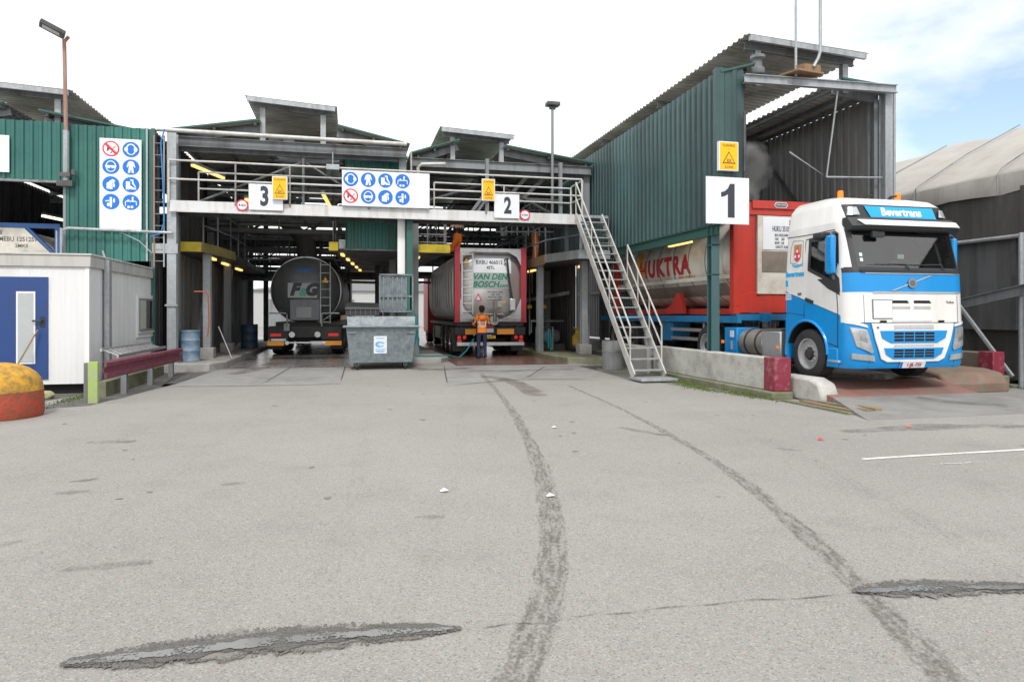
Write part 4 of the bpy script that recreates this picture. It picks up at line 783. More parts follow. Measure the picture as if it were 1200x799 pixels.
# drums
def drum(x, y, z, r, h, m, lab):
    T = empty('drum', (x,y,z), lab, 'drum'); MB().lathe([(0,0.001),(0,r),(.02,r+.008),(.04,r),(h*.33,r),(h*.35,r+.01),(h*.37,r),(h*.66,r),(h*.68,r+.01),(h*.7,r),(h-.03,r),(h-.015,r+.01),(h,r),(h,r-.015),(h-.06,r-.02),(h-.06,.001)],(x,y,z),'z',28).build('shell', m, T)
drum(-4.12,19.55,.3,.24,.82,DRUMB,'scuffed pale blue drum standing at the left column foot'); drum(-3.55,26.3,.3,.29,.88,mat('drum_navy',(.03,.06,.12),.5,0,(.1,.12,.14),.7,5),'dark blue drum deeper under the left platform')
T = empty('waste_bin', (7.02,17.9,0), 'grey round concrete bin left of the stair foot', 'bin')
MB().lathe([(0,.001),(0,.27),(.76,.28),(.78,.27),(.78,.23),(.2,.22),(.2,.001)],(7.0,17.6,.04),'z',28).build('shell', mat('bin_grey',(.22,.225,.23),.8,0,(.12,.12,.12),.7,3,True), T)
MB().lathe([(0,.281),(.03,.285),(.06,.281)],(7.0,17.6,.5),'z',28).build('band', GALD, T)
MB().tube([(-4.05,19.7,2.15),(-3.75,19.7,2.15),(-3.7,19.7,2.05),(-3.68,19.7,1.3),(-3.72,19.72,.95)],.018,8).build('orange_pipe', ORP, label='bent orange pipe above the pale blue drum', cat='pipe')
MB().tube([(-3.6,20.6,1.2),(-3.2,20.3,.32)],.015,6).build('lance', ALU, label='thin steel lance leaning on the left island column', cat='lance')
def coil(name, c, m, lab, n=5, r=.22, h=.9):
    pts = []; rnd = random.Random(3)
    for i in range(n*10+1): t = i/10*2*math.pi; pts.append((c[0]+.06*math.sin(t*.37)+rnd.uniform(-.01,.01), c[1]+.12*math.cos(t)*.5, c[2]+h/2+h/2*math.sin(t)*(.8+.2*math.sin(t*.3)))); 
    pts = [(p[0]+(i%10-5)*.012, p[1], p[2]) for i, p in enumerate(pts)]
    MB().tube(pts, .016, 6).build(name, m, label=lab, cat='hose')
coil('hose_coil', (1.95,20.9,.32), TEAL, 'teal hose hanging in loops right of the dumpster', 6, h=1.5)
coil('hose_coil', (6.55,22.2,.3), TEAL, 'small teal hose coil on the post right of bay two', 4, h=.8)
MB().tube([(1.9,20.6,.3),(2.3,20.4,.3),(2.9,20.6,.3),(3.3,21.0,.2),(3.6,21.4,.4),(3.9,21.8,.75)],.018,8).build('hose', TEAL, label='teal hose lying across the island to the worker', cat='hose')

# ------------------------------------------------------------------ dumpster
T = empty('dumpster', (.8,18.9,.1), 'galvanised wheeled waste container with one lid open', 'dumpster')
x0,x1,y0,y1 = -.1,1.72,18.3,19.35; zb, zr = .27, 1.22
DG = mat('dumpster_zinc', (.17,.20,.22), .5, .3, (.10,.12,.13), .8, 5, False, .1, 20, alt=(.24,.28,.30), alts=11)
mb = MB(); i_ = .1
mb.add([(x0+i_,y0+i_,zb),(x1-i_,y0+i_,zb),(x1-i_,y1-i_,zb),(x0+i_,y1-i_,zb),(x0,y0,zr),(x1,y0,zr),(x1,y1,zr),(x0,y1,zr)],[(0,3,2,1),(0,1,5,4),(1,2,6,5),(2,3,7,6),(3,0,4,7)])
mb.add([(x0+.03,y0+.03,zr),(x1-.03,y0+.03,zr),(x1-.03,y1-.03,zr),(x0+.03,y1-.03,zr),(x0+.05,y1-.15,zr+.27),(x1-.05,y1-.15,zr+.27),(x0+.02,y0+.12,zr+.27),(x1-.02,y0+.12,zr+.27)],[(3,2,5,4),(0,3,4,6),(2,1,7,5),(0,6,7,1)])
mb.build('body', DG, T, fix=False)
for x in (x0+.6,x0+1.2): MB().beam((x,y0+i_-.012,zb),(x,y0-.012,zr),.03,.02,up=(0,1,0)).build('rib', DG, T)
MB().tube([(x0-.08,y0-.05,zr),(x1+.08,y0-.05,zr)],.035,10).tube([(x0-.03,y0-.05,zr),(x0-.03,y1,zr)],.03,8).tube([(x1+.03,y0-.05,zr),(x1+.03,y1,zr)],.03,8).build('rim_bar', DG, T)
for xa_ in (x0+.04, x1-.25): MB().beam((xa_,y0-.0,zr-.15),(xa_+.2,y0-.0,zr-.16),.05,.04).build('lift_pocket', DG, T)
l = MB(); l.box(x0+.92,x1-.04,19.22,19.25,zr+.42,2.62); l.build('open_lid', DG, T)
mb = MB()
for k in range(7): mb.box(x0+.98+k*.125,x0+1.02+k*.125,19.17,19.218,zr+.45,2.58)
mb.box(x0+.9,x1-.02,19.16,19.215,zr+1.0-.2,zr+1.05-.2); mb.box(x0+.88,x0+.92,19.15,19.26,zr+.4,2.64); mb.box(x1-.04,x1,19.15,19.26,zr+.4,2.64); mb.box(x0+.88,x1,19.15,19.26,2.62,2.66).box(x0+.88,x1,19.15,19.26,zr+.38,zr+.42)
mb.build('lid_stiffener', DG, T)
mb = MB(); mb.add([(x0-.02,y0+.1,zr+.28),(x0+.86,y0+.1,zr+.28),(x0+.86,y1-.1,zr+.34),(x0-.02,y1-.1,zr+.34),(x0-.02,y0+.1,zr+.52),(x0+.86,y0+.1,zr+.50),(x0+.86,y1-.1,zr+.64),(x0-.02,y1-.1,zr+.66)],[(0,3,2,1),(4,5,6,7),(0,1,5,4),(1,2,6,5),(2,3,7,6),(3,0,4,7)])
mb.build('closed_lid', BLK, T, bevel=.01)
mb = MB(); mb.box(x0-.03,x0+.87,y0+.06,y0+.098,zr+.46,zr+.50)
for k in range(6): mb.box(x0+.1+k*.13,x0+.12+k*.13,y0+.07,y0+.098,zr+.3,zr+.46)
mb.build('lid_stiffener', STEELD, T)
for x in (x0+.28,x1-.28):
    for y in (y0+.2,y1-.2):
        wh = MB().lathe([(-.03,.001),(-.03,.08),(-.02,.1),(.02,.1),(.03,.08),(.03,.001)],(x,y,GZ(y)+.1),'x',18).build('caster', BLACK, T); MB().box(x-.05,x+.05,y-.05,y+.05,.22,.29).box(x-.05,x-.035,y-.04,y+.04,GZ(y)+.1,.25).box(x+.035,x+.05,y-.04,y+.04,GZ(y)+.1,.25).build('fork', GALD, wh)
mp_ = lambda a, b, c: Vector((.78+a, y0+.048-c-b*.105, .74+b))
pl = patch('label_plate', [(-.17,-.23),(.17,-.23),(.17,.23),(-.17,.23)], mp_, SIGNW, T, .006)
for r0, r1, a0, a1 in ((.085,.115,20,330),(.045,.06,0,300),(.12,.135,100,260)):
    patch('logo', [(x*.98,y*.6+.01) for x,y in circ(0,0,r1,20,a0=a0,a1=a1)]+[(x*.98,y*.6+.01) for x,y in circ(0,0,r0,20,a0=a1,a1=a0)], lambda a,b,c: mp_(a,b,c+.007), CYAN, pl, .002)
for z_, w_ in ((.17,.11),(-.12,.13),(-.16,.12),(-.19,.09)): patch('small_print', [(-w_,z_-.008),(w_,z_-.008),(w_,z_+.008),(-w_,z_+.008)], lambda a,b,c: mp_(a,b,c+.007), CYAN, pl, .001)

# ------------------------------------------------------------------ concrete walls by bay one
T = empty('concrete_wall', (7.6,12.8,0), 'low whitewashed concrete wall with a maroon painted end left of the truck', 'wall')
MB().box(7.52,7.82,11.3,16.1,.14,.74).build('wall', CONCW, T, bevel=.02); MB().box(7.50,7.84,10.95,11.297,.14,.755).build('painted_end', MAROON, T, bevel=.015); MB().box(7.42,7.86,10.9,16.1,-.02,.138).build('footing', CONCM, T, bevel=.03)
MB().box(7.45,7.8,16.3,19.2,0,.7).build('concrete_block', CONC, bevel=.03, label='grey concrete block wall behind the foot of the stair', cat='wall')
mb = MB(); mb.prism([(0,0),(1.25,0),(1.25,.42),(.35,.42),(.1,.34),(0,.15)], lambda a,b,c:(7.9+c,10.2+a,b), 0,.36); mb.build('kerb_block', CONCW, bevel=.05, label='chipped whitish kerb block between the maroon wall end and the truck wheel', cat='kerb')
mb = MB(); mb.prism([(0,0),(6,0),(6,.50),(.5,.46),(.15,.40),(0,.2)], lambda a,b,c:(11.06+c,10.75+a,b+.0), 0,1.5); mb.build('kerb_block', mat('kerb_brown',(.22,.17,.13),.85,0,(.30,.13,.10),.8,2.4,False,.5,25,alt=(.13,.12,.09),alts=2.5), bevel=.05, label='broken red topped kerb at the right of the truck lane', cat='kerb')
T = empty('concrete_wall', (13.0,13.0,0), 'low dark concrete wall with a maroon end right of the truck', 'wall')
MB().box(12.75,13.0,11.6,17,.05,.76).build('wall', mat('concrete_brown',(.16,.14,.11),.85,0,(.09,.08,.06),.8,2,False,.4,30), T, bevel=.02); MB().box(12.73,13.02,11.25,11.597,.05,.78).build('painted_end', MAROON, T, bevel=.015); MB().box(12.6,13.1,11.2,17,-.02,.3).build('footing', CONCM, T, bevel=.03)
for k,(x,y,z) in enumerate(((7.2,13.8,.02),(7.0,12.9,.02),(7.25,11.6,.02),(-4.9,14.1,.0),(-4.7,15.3,0),(13.6,11.9,0))):
    mb = MB(); rnd = random.Random(k)
    for j in range(260):
        px, py = x+rnd.gauss(0,.1), y+rnd.gauss(0,.5); h = rnd.uniform(.02,.06); a = rnd.uniform(0,6.28); mb.add([(px,py,z),(px+.02*math.cos(a),py+.02*math.sin(a),z),(px+rnd.uniform(-.02,.02),py+rnd.uniform(-.02,.02),z+h)],[(0,1,2)])
    mb.build('moss_tuft', MOSS, kind='stuff', fix=False, label='low moss and weeds growing along the wall foot, patch %s' % ['near the stair','before the stair','by the maroon end','under the guard rail end','behind the guard rail','beside the right wall'][k], cat='weeds')
# litter
for i,(px,py,c,lab) in enumerate(((963,516,(.6,.05,.05),'small red scrap of litter right of the middle'),(521,577,(.7,.75,.72),'small white scrap of litter in the middle of the yard'),(1066,501,(.6,.15,.05),'tiny orange scrap below the ramp'),(646,583,(.6,.6,.58),'pale flattened scrap on the tyre mark'),(650,502,(.55,.5,.5),'tiny pale crumb beside the tyre mark'))):
    p = gp(px,py); mb = MB(); mb.add([p+Vector(v) for v in ((-.03,0,.012),(.03,-.01,.02),(.04,.03,.012),(0,.04,.035),(-.04,.03,.012))],[(0,1,3),(1,2,3),(0,3,4)]); mb.build('litter', mat('litter_%d'%i,c,.6), fix=False, label=lab, cat='litter')

# ------------------------------------------------------------------ dark hopper building with tarpaulin at the right
T = empty('tarped_silo', (15,15,0), 'dark steel silo building covered by a pale tarpaulin at the right edge', 'building')
xw = 14.0
mb = MB(); N_ = 36; vs = []
for j in range(N_+1):
    y = 9+ (32-9)*j/N_; wv = .07*math.sin(j*1.7)+.05*math.sin(j*.63)+.05*math.sin(j*2.9)
    vs += [(xw-.04+wv*.4, y, 4.2+.03*math.sin(j*2.1)), (xw-.05+wv*.3, y, 4.62), (xw+.06, y, 4.72), (xw+1.6, y, 5.62+wv*.7), (xw+3.4, y, 6.5+wv*.7), (xw+6, y, 6.6)]
for j in range(N_):
    for i in range(5): mb.f.append((j*6+i,j*6+i+1,(j+1)*6+i+1,(j+1)*6+i)); mb.m.append(1 if i < 1 else 0)
mb.v = vs; mb.build('tarpaulin', [TARP, TARPD], T, fix=False, ang=60)
for k in range(10):
    y_ = 9.9+2.3*k; MB().tube([(xw-.08,y_,4.2),(xw-.09,y_,4.62),(xw+.03,y_,4.78),(xw+1.6,y_+.05,5.70),(xw+3.4,y_+.1,6.60)],.014,6).build('tarp_strap', GALD, T)
MB().box(xw,xw+6,9,32,3.2,4.5).build('upper_wall', HOPD, T); MB().box(xw+.12,xw+6,9,32,1.2,3.2).build('lower_wall', HOPG, T)
for k in range(10): MB().box(xw-.03,xw+.0,9.3+2.3*k,9.42+2.3*k,3.2,4.3).build('wall_rib', HOPD, T)
for k in range(10): MB().box(xw+.07,xw+.118,9.8+2.1*k,9.92+2.1*k,1.2,3.2).build('wall_rib', STEELD, T)
mb = MB(); mb.prism([(0,1.2),(.12,1.2),(1.2,.1),(0,.1)][:4], lambda a,b,c:(xw+.3+a,c,b), 9,32); mb.build('hopper_base', HOPD, T)
for k in range(7): MB().box(xw+.2,xw+.7,10.2+3.0*k,10.5+3.0*k,0,1.25).build('support_leg', STEELD, T)
MB().tube([(xw-.1,9,3.22),(xw-.1,24,3.22)],.045,8).build('rail_pipe', GAL, T)
T = empty('conveyor_frame', (13.7,12.2,0), 'sloping dark channel beam and pale strut in front of the silo', 'frame')
MB().ibeam((13.55,16,1.2),(13.55,9.6,2.35),.16,.22).build('channel_beam', GALD, T); MB().beam((13.45,12.9,1.95),(13.45,11.45,.25),.06,.06).build('strut', GAL, T)
MB().tube([(13.65,11.42,0),(13.65,11.42,3.25)],.05,10).build('upright_pipe', GAL, T)
T = empty('wall_sign', (13.95,13.5,1.9), 'small white sign with a blue star mark beside the truck', 'sign'); MB().box(13.93,13.96,13.35,13.75,2.18,2.58).build('board', SIGNW, T)
mb = MB()
for a in (0,60,120): mb.prism([(-.14*math.cos(R(a))-.03*math.sin(R(a)),-.14*math.sin(R(a))+.03*math.cos(R(a))),(.14*math.cos(R(a))-.03*math.sin(R(a)),.14*math.sin(R(a))+.03*math.cos(R(a))),(.14*math.cos(R(a))+.03*math.sin(R(a)),.14*math.sin(R(a))-.03*math.cos(R(a))),(-.14*math.cos(R(a))+.03*math.sin(R(a)),-.14*math.sin(R(a))-.03*math.cos(R(a)))], sidew(13.929,13.55,2.38), 0+.001*a/60, .004+.001*a/60)
mb.build('star', SIGNB, T)
T = empty('wall_sign', (13.95,13.5,1.7), 'small white sign lettered eek beside the truck', 'sign'); MB().box(13.93,13.96,13.35,13.95,1.82,2.12).build('board', SIGNW, T); text('lettering','eek',.15,sidew(13.929,13.6,1.97),INK,T,bold=.04)
T = empty('reflected_building', (50,-3,0), 'tall dark building added out of view to darken the truck windscreen reflection', 'building')  # unseen building added so the windscreen mirrors a dark mass
MB().box(39,60,-17,8,0,17).build('wall', HOPD, T); MB().prism([(38.6,17),(60.4,17),(49.5,19.5)], lambda a,b,c:(a,c,b), -17.3,8.3).build('roof', STEELD, T)
for k in range(4): MB().box(38.92,38.99,-14+5.5*k,-11+5.5*k,0,4.5).build('door', GALD, T)
for k in range(5): MB().box(38.8,38.98,-16.5+5.8*k,-16.2+5.8*k,0,17).build('wall_rib', GAL, T)
# far warehouses beyond the bays
for x,y,wd,h,lab in ((-30,75,24,5,'long pale warehouse far behind bay four'),(2,80,26,4.2,'low pale warehouse seen through the bays'),(38,90,28,6,'grey warehouse far behind bay one')):
    T = empty('warehouse', (x,y,0), lab, 'warehouse'); MB().box(x-wd/2,x+wd/2,y,y+14,0,h).build('wall', mat('far_wall',(.45,.46,.46),.8), T); MB().prism([(-wd/2-.3,h),(wd/2+.3,h),(0,h+1.6)], lambda a,b,c:(x+a,c,b), y-.3,y+14.3).build('roof', mat('far_roof',(.28,.29,.30),.8), T)
    for k in range(4): MB().box(x-wd/2+2+k*wd/4,x-wd/2+5+k*wd/4,y-.05,y-.01,0,3.2).build('door', GALD, T)
# ================================================================== vehicles (local coordinates: x right, y backwards from the camera end, z up)
def wheel(T, x, y, r, wd, side, rimm=ALU, hub=True):
    k = side   # outward direction along x
    o = wd/2
    t = MB().lathe([(k*o*.6,r*.60),(k*o*.95,r*.64),(k*o,r*.80),(k*o*.92,r*.93),(k*o*.75,r*.99),(k*o*.4,r),(0,r*.985),(-k*o*.4,r),(-k*o*.8,r*.98),(-k*o,r*.8),(-k*o*.9,r*.6)],(x,y,r),'x',40).build('wheel', BLACK, T)
    rm = MB().lathe([(k*o*.62,r*.60),(k*o*.93,r*.625),(k*o*.90,r*.575),(k*o*.30,r*.55),(k*o*.25,r*.50),(k*o*.55,r*.46),(k*o*.62,r*.26)],(x,y,r),'x',36).build('rim', ALU if rimm is ALU and hub else STAIND, t)
    h = MB().lathe([(k*o*.60,r*.26),(k*o*.63,r*.22),(k*o*.92,r*.19),(k*o*.95,r*.001)],(x,y,r),'x',24).build('hub', CH, t)
    if hub:
        mb = MB()
        for i in range(10):
            a = 2*math.pi*i/10; mb.lathe([(k*o*.58,.001),(k*o*.58,.020),(k*o*.76,.017),(k*o*.76,.001)],(x,y+math.cos(a)*r*.30,r+math.sin(a)*r*.30),'x',6)
        mb.build('wheel_nuts', ALU, t)
        mb = MB()
        for i in range(10):
            a = 2*math.pi*(i+.5)/10; mb.lathe([(k*o*.50,.001),(k*o*.50,.027),(k*o*.592,.027),(k*o*.592,.001)],(x,y+math.cos(a)*r*.405,r+math.sin(a)*r*.405),'x',10)
        mb.build('rim_holes', DK, t)
    return t
# ---- the blue and white tractor unit
TR = empty('truck', (9.62,10.05,.33), 'blue and white lorry tractor with orange beacons standing in bay one', 'truck', local=True)
HW = 1.23
zk = [.27,.34,.60,.95,1.10,1.55,1.95,2.03,2.74,2.86,3.18,3.29,3.37,3.42]
yk = [.06,.02,.00,.00,.01,.03,.06,.09,.25,.29,.38,.50,.80,1.15]
hk = [1.20,1.22,1.23,1.23,1.23,1.23,1.23,1.225,1.18,1.17,1.11,1.03,.93,.72]
rk = [.24,.26,.28,.28,.28,.28,.27,.26,.26,.26,.28,.3,.3,.3]
REAR = 1.9
def itp(z, arr):
    if z <= zk[0]: return arr[0]
    for i in range(len(zk)-1):
        if z <= zk[i+1]: t = (z-zk[i])/(zk[i+1]-zk[i]); return arr[i]*(1-t)+arr[i+1]*t
    return arr[-1]
def ring(z):
    y0_, hw, r = itp(z,yk), itp(z,hk), itp(z,rk); pts = []
    for i in range(9): a = R(270-90*i/8+0) ; pts.append((-hw+r-r*math.sin(R(90*i/8)), y0_+r-r*math.cos(R(90*i/8))))      # front centre side -> left side
    rr = .1
    for i in range(5): pts.append((-hw+rr-rr*math.cos(R(90*i/4)), REAR-rr+rr*math.sin(R(90*i/4))))
    L_ = pts; Rr = [(-x,y) for x,y in reversed(L_)]
    return L_+Rr
def surf(x, z):
    y0_, hw, r = itp(z,yk), itp(z,hk), itp(z,rk); a = abs(x)-(hw-r)
    return y0_ if a <= 0 else y0_+r-math.sqrt(max(0, r*r-min(a,r)**2))
def fmap(off=0.0): return lambda a, b, c: Vector((a, surf(a,b)-off-c, b))
def smap(off=0.0): return lambda a, b, c: Vector((-itp(b,hk)-off-c, a, b))     # left side; a = y
mb = MB(); zz = []
for i in range(len(zk)-1):
    n = 2 if zk[i+1]-zk[i] > .3 else 1
    for j in range(n): zz.append(zk[i]+(zk[i+1]-zk[i])*j/n)
zz.append(zk[-1]); rings = [ring(z) for z in zz]; n = len(rings[0])
for z, rg in zip(zz, rings): mb.v += [(x,y,z) for x,y in rg]
for i in range(len(zz)-1):
    for j in range(n): mb.f.append((i*n+j,i*n+(j+1)%n,(i+1)*n+(j+1)%n,(i+1)*n+j)); mb.m.append(0)
mb.f.append(tuple(range(n-1,-1,-1))); mb.f.append(tuple((len(zz)-1)*n+j for j in range(n))); mb.m += [0,0]
body = mb.build('body', None, TR)
WY = 1.22; WR = .47
cut = MB().lathe([(-2,.58),(2,.58)],(0,WY,WR+.03),'x',40).build('cutter', None, TR)
bo = body.modifiers.new('b','BOOLEAN'); bo.operation = 'DIFFERENCE'; bo.solver = 'EXACT'; bo.object = cut
bpy.context.view_layer.update(); dg = bpy.context.evaluated_depsgraph_get(); me = bpy.data.meshes.new_from_object(body.evaluated_get(dg)); body.modifiers.clear(); bpy.data.objects.remove(cut)
bm = bmesh.new(); bm.from_mesh(me)
def bis(co, no): bmesh.ops.bisect_plane(bm, geom=bm.verts[:]+bm.edges[:]+bm.faces[:], plane_co=co, plane_no=no)
# windscreen and side window borders
for co, no in (((0,0,2.04),(0,0,1)),((0,0,2.73),(0,0,1)),((-1.04,0,0),(1,0,0)),((1.04,0,0),(1,0,0)),((1.12,0,0),(1,0,0)),((-1.12,0,0),(1,0,0)),((1.06,0,0),(1,0,0)),((-1.06,0,0),(1,0,0)),((0,0,1.60),(0,0,1)),((0,0,1.94),(0,0,1)),((0,.42,0),(0,1,0)),((0,1.12,0),(0,1,0)),((0,0,2.58),(0,0,1)),((0,0,1.07),(0,0,1)),((0,.30,0),(0,1,0)),
               ((0,.3,1.20),(0,.30,-1)),((0,.42,1.78),(0,.42,-1)),((0,0,2.86),(0,0,1)),((0,0,3.18),(0,0,1))): bis(co, Vector(no).normalized())
slope_z = lambda y: 1.20+(y-.3)*.30; win_z = lambda y: 1.78+(y-.42)*.42
glassF = []; glassS = []
for f in bm.faces:
    c = f.calc_center_median(); n_ = f.normal; m = 0
    arch = (c.y-WY)**2+(c.z-WR-.03)**2 < .59**2 and abs(n_.x) < .5
    side = abs(c.x) > itp(c.z,hk)-.12 and c.y > .28
    if 2.04 < c.z < 2.73 and c.y < .7: side = abs(c.x) > 1.12
    elif 2.73 < c.z < 3.18 and c.y < 1.0: side = abs(c.x) > 1.06
    if arch or c.z < .275 or (c.y > REAR-.05 and c.z < 1.2): m = 2
    elif side: m = 1 if c.z < slope_z(c.y) else 0
    else:
        if c.y > REAR-.12: m = 0
        elif 1.60 < c.z < 1.94: m = 1
        elif 1.94 <= c.z < 2.04: m = 2
        elif c.z < 1.07: m = 1
        elif 2.73 < c.z < 3.18 and c.y < 1.0: m = 2
        elif 2.04 < c.z < 2.73 and abs(c.x) > 1.04 and c.y < .7: m = 2
    if not side and 2.04 < c.z < 2.73 and abs(c.x) < 1.04 and c.y < .6: glassF.append(f)
    elif abs(c.x) > 1.12 and .42 < c.y < 1.12 and win_z(c.y) < c.z < 2.58: glassS.append(f)
    f.material_index = m
def take(faces, name, mt, parent, off):
    b2 = bmesh.new(); vm = {}
    for f in faces:
        vv = []
        for v in f.verts:
            if v not in vm: vm[v] = b2.verts.new(v.co)
            vv.append(vm[v])
        b2.faces.new(vv)
    b2.normal_update()
    for v in b2.verts: v.co += v.normal*off
    m2 = bpy.data.meshes.new(name); b2.to_mesh(m2); b2.free(); return link_mesh(name, m2, mt, parent)
take(glassF, 'windscreen', GLASS, TR, .0)
sl = [f for f in glassS if f.calc_center_median().x < 0]; sr = [f for f in glassS if f.calc_center_median().x > 0]
take(sl, 'side_window', GLASSD, TR, .0); take(sr, 'side_window', GLASSD, TR, .0)
bmesh.ops.delete(bm, geom=glassF+glassS, context='FACES')
me = bpy.data.meshes.new('body'); bm.to_mesh(me); bm.free(); bpy.data.objects.remove(body)
body = link_mesh('body', me, [TWHITE, TBLUE, BLK], TR)
# cab interior
MB().box(-1.15,1.15,1.1,1.75,1.3,2.9).build('dark_cab_back', mat('cab_back_dark',(.10,.10,.11),.9), TR)  # dark box standing in for the unlit interior behind the seats
MB().box(-1.12,1.12,.38,.72,1.5,1.98).build('dashboard', mat('dashboard',(.07,.07,.075),.6), TR, bevel=.06)
for x in (-.6,.6):
    MB().box(x-.25,x+.25,.85,1.05,1.45,2.25).box(x-.14,x+.14,.88,1.0,2.27,2.5).box(x-.25,x+.25,.72,1.0,1.35,1.5).build('seat', mat('seat_cloth',(.09,.095,.10),.9), TR, bevel=.04)
MB().tube([(.6+.23*math.cos(R(a)),.62-.09*math.sin(R(a)),2.02+.21*math.sin(R(a))) for a in range(0,375,15)],.016,6,cap=False).build('steering_wheel', BLK, TR)
MB().box(-.2,.25,.34,.42,1.995,2.02).box(.3,.75,.36,.44,1.995,2.02).build('papers', mat('paper',(.7,.75,.78),.6), TR)
MB().box(.02,.16,.36,.365,2.22,2.3).build('windscreen_sticker', mat('sticker',(.65,.75,.72),.5), TR)
for z in (2.14,2.23): patch('windscreen_sticker', [(-.98,z),(-.92,z),(-.92,z+.06),(-.98,z+.06)], fmap(.004), MATS['sticker'], TR, .002)
# header with name board, visor, lamps
patch('name_board', [(-.60,2.945),(.80,2.945),(.76,3.15),(-.70,3.15)], fmap(.012), CYAN, TR, .008, .2)
text('lettering','Bevertrans',.14,lambda a,b,c: fmap(.021)(a+.06,b+3.045,c),TWHITE,TR,bold=.05,step=.2,sx=.98,th=.004)
mb = MB(); N_ = 14
pv = []
for i in range(N_+1):
    x = -1.13+2.26*i/N_; ys_ = surf(x*.98,2.8); pv += [(x,ys_-.20,2.70),(x,ys_-.24,2.755),(x,ys_-.10,2.92),(x,ys_+.02,2.92),(x,ys_+.02,2.80),(x,ys_-.10,2.68)]
for i in range(N_):
    for j in range(6): mb.f.append((i*6+j,i*6+(j+1)%6,(i+1)*6+(j+1)%6,(i+1)*6+j)); mb.m.append(0)
mb.f += [tuple(range(6)), tuple(N_*6+j for j in range(6))]; mb.m += [0,0]; mb.v = pv; vis = mb.build('sun_visor', BLK, TR)
patch('visor_strip', [(-.95,0),(1.08,0),(1.08,.10),(-1.03,.10)], lambda a,b,c: Vector((a, surf(a*.98,2.8)-.245+b*.85-c*.75, 2.765+b*.98+c*.65)), TWHITE, vis, .012, .15, ax=(0,))
for s in (-1,1): patch('marker_lamp', [(s*.84,2.98),(s*1.06,2.97),(s*1.01,3.12),(s*.88,3.12)], fmap(.035), LENS, TR, .01, .06)
for x in (-.62,.66):
    b_ = MB().lathe([(0,.001),(0,.05),(.03,.052),(.035,.04)],(x,1.05,3.36+.0),'z',16).build('beacon', BLK, TR); MB().lathe([(.03,.055),(.16,.052),(.17,.04),(.17,.001)],(x,1.05,3.37),'z',20).build('dome', AMB, b_)
for x in (-.25,.3): MB().tube([(x,.9,3.36),(x,.82,3.42),(x+.02,.7,3.42)],[.03,.03,.015],8).build('air_horn', BLK, TR)
MB().tube([(.95,.9,3.2),(.93,.9,3.62)],.006,6).build('aerial', BLK, TR)
# roof side fairing
# wipers and cowl
MB().box(-1.02,1.02,.04,.09,1.945,1.99).build('cowl', BLK, TR)
for x, a in ((-.55,.55),(.12,.62)): MB().tube([(x+a,.05,1.99),(x+a-.05,.09,2.10),(x-.15,.10,2.085)],.011,6).tube([(x-.3,.11,2.075),(x+a*.6,.11,2.10)],.012,6).build('wiper', BLK, TR)
for x in (-.32,.32): MB().box(x-.13,x+.13,.055,.08,1.955,1.985).build('cowl_vent', DK, TR)
# blue band trim and badge
patch('chrome_strip', [(-.80,1.585),(1.05,1.585),(1.05,1.612),(-.78,1.612)], fmap(.008), ALU, TR, .008, .1, ax=(0,))
patch('chrome_strip', [(-.93,1.925),(1.08,1.925),(1.08,1.94),(-.93,1.94)], fmap(.006), ALU, TR, .006, .1, ax=(0,))
patch('badge_bar', [(-.42,1.63),(-.36,1.63),(.46,1.90),(.40,1.90)], fmap(.006), ALU, TR, .008)
bd = patch('badge', circ(0.02,1.765,.085,28), fmap(.015), STAIND, TR, .015); patch('badge_centre', circ(.02,1.765,.052,24), fmap(.031), INKG, bd, .003)
# door lines, side details
def sline(pts, name='panel_gap', w_=.008): MB().tube([smap(.001)(y,z,0) for y,z in pts], w_, 6).build(name, DK, TR)
sline([(.36,.62),(.36,1.3),(.40,1.72)]); sline([(1.28,1.15),(1.28,2.6)]); sline([(1.28,2.62),(.5,2.70)]); sline([(1.86,2.72),(1.3,2.71),(.5,2.73)])
sline([(.34,1.21),(1.88,1.67)], w_=.004); sline([(1.28,1.2),(1.86,1.25)], w_=.005); sline([(.36,.64),(.62,.70)])
sl_ = patch('window_trim', [(.36,1.74),(.44,1.70),(1.16,2.02),(1.18,2.62),(.42,2.66)], smap(-.03), BLK, TR, .01)
bpy.data.objects.remove(sl_)
# black frame around the window as four strips
for P in ([(.36,1.70),(1.17,2.03),(1.12,2.08),(.42,1.79)], [(1.12,2.06),(1.18,2.04),(1.18,2.64),(1.12,2.60)], [(.42,2.56),(1.18,2.56),(1.18,2.64),(.42,2.66)], [(.30,1.6),(.43,1.72),(.43,2.66),(.40,2.66)]): patch('window_trim', P, smap(.003), BLK, TR, .008)
patch('window_trim', [(.30,1.55),(.62,1.68),(.9,1.86),(.62,1.86),(.40,1.78)], smap(.002), BLK, TR, .006)
MB().beam(smap(.015)(1.22,1.50,0), smap(.015)(1.02,1.44,0), .03, .06).build('door_handle', BLK, TR)
# mirrors
for s in (-1,1):
    T_ = MB().tube([(s*1.15,.45,2.62),(s*1.25,.42,2.67),(s*1.32,.40,2.60)],.03,8).tube([(s*1.2,.45,2.0),(s*1.28,.42,1.93),(s*1.32,.4,1.95)],.025,8).build('mirror_arm', BLK, TR)
    mx_ = -1.32 if s < 0 else 1.285; MB().box(mx_-.05,mx_+.05,.34,.52,1.93,2.62).build('mirror_housing', TBLUE, T_, bevel=.035); MB().box(mx_-.04,mx_+.04,.52,.532,1.98,2.57).build('mirror_glass', STAIN, T_)
MB().box(-1.36,-1.14,.62,.88,2.58,2.70).build('blind_spot_mirror', BLK, TR, bevel=.03)
MB().tube([(-.75,.28,2.74),(-.72,.12,2.68),(-.62,.1,2.62)],.02,8).box(-.75,-.5,.08,.14,2.56,2.66).build('front_mirror', BLK, TR, bevel=.02)
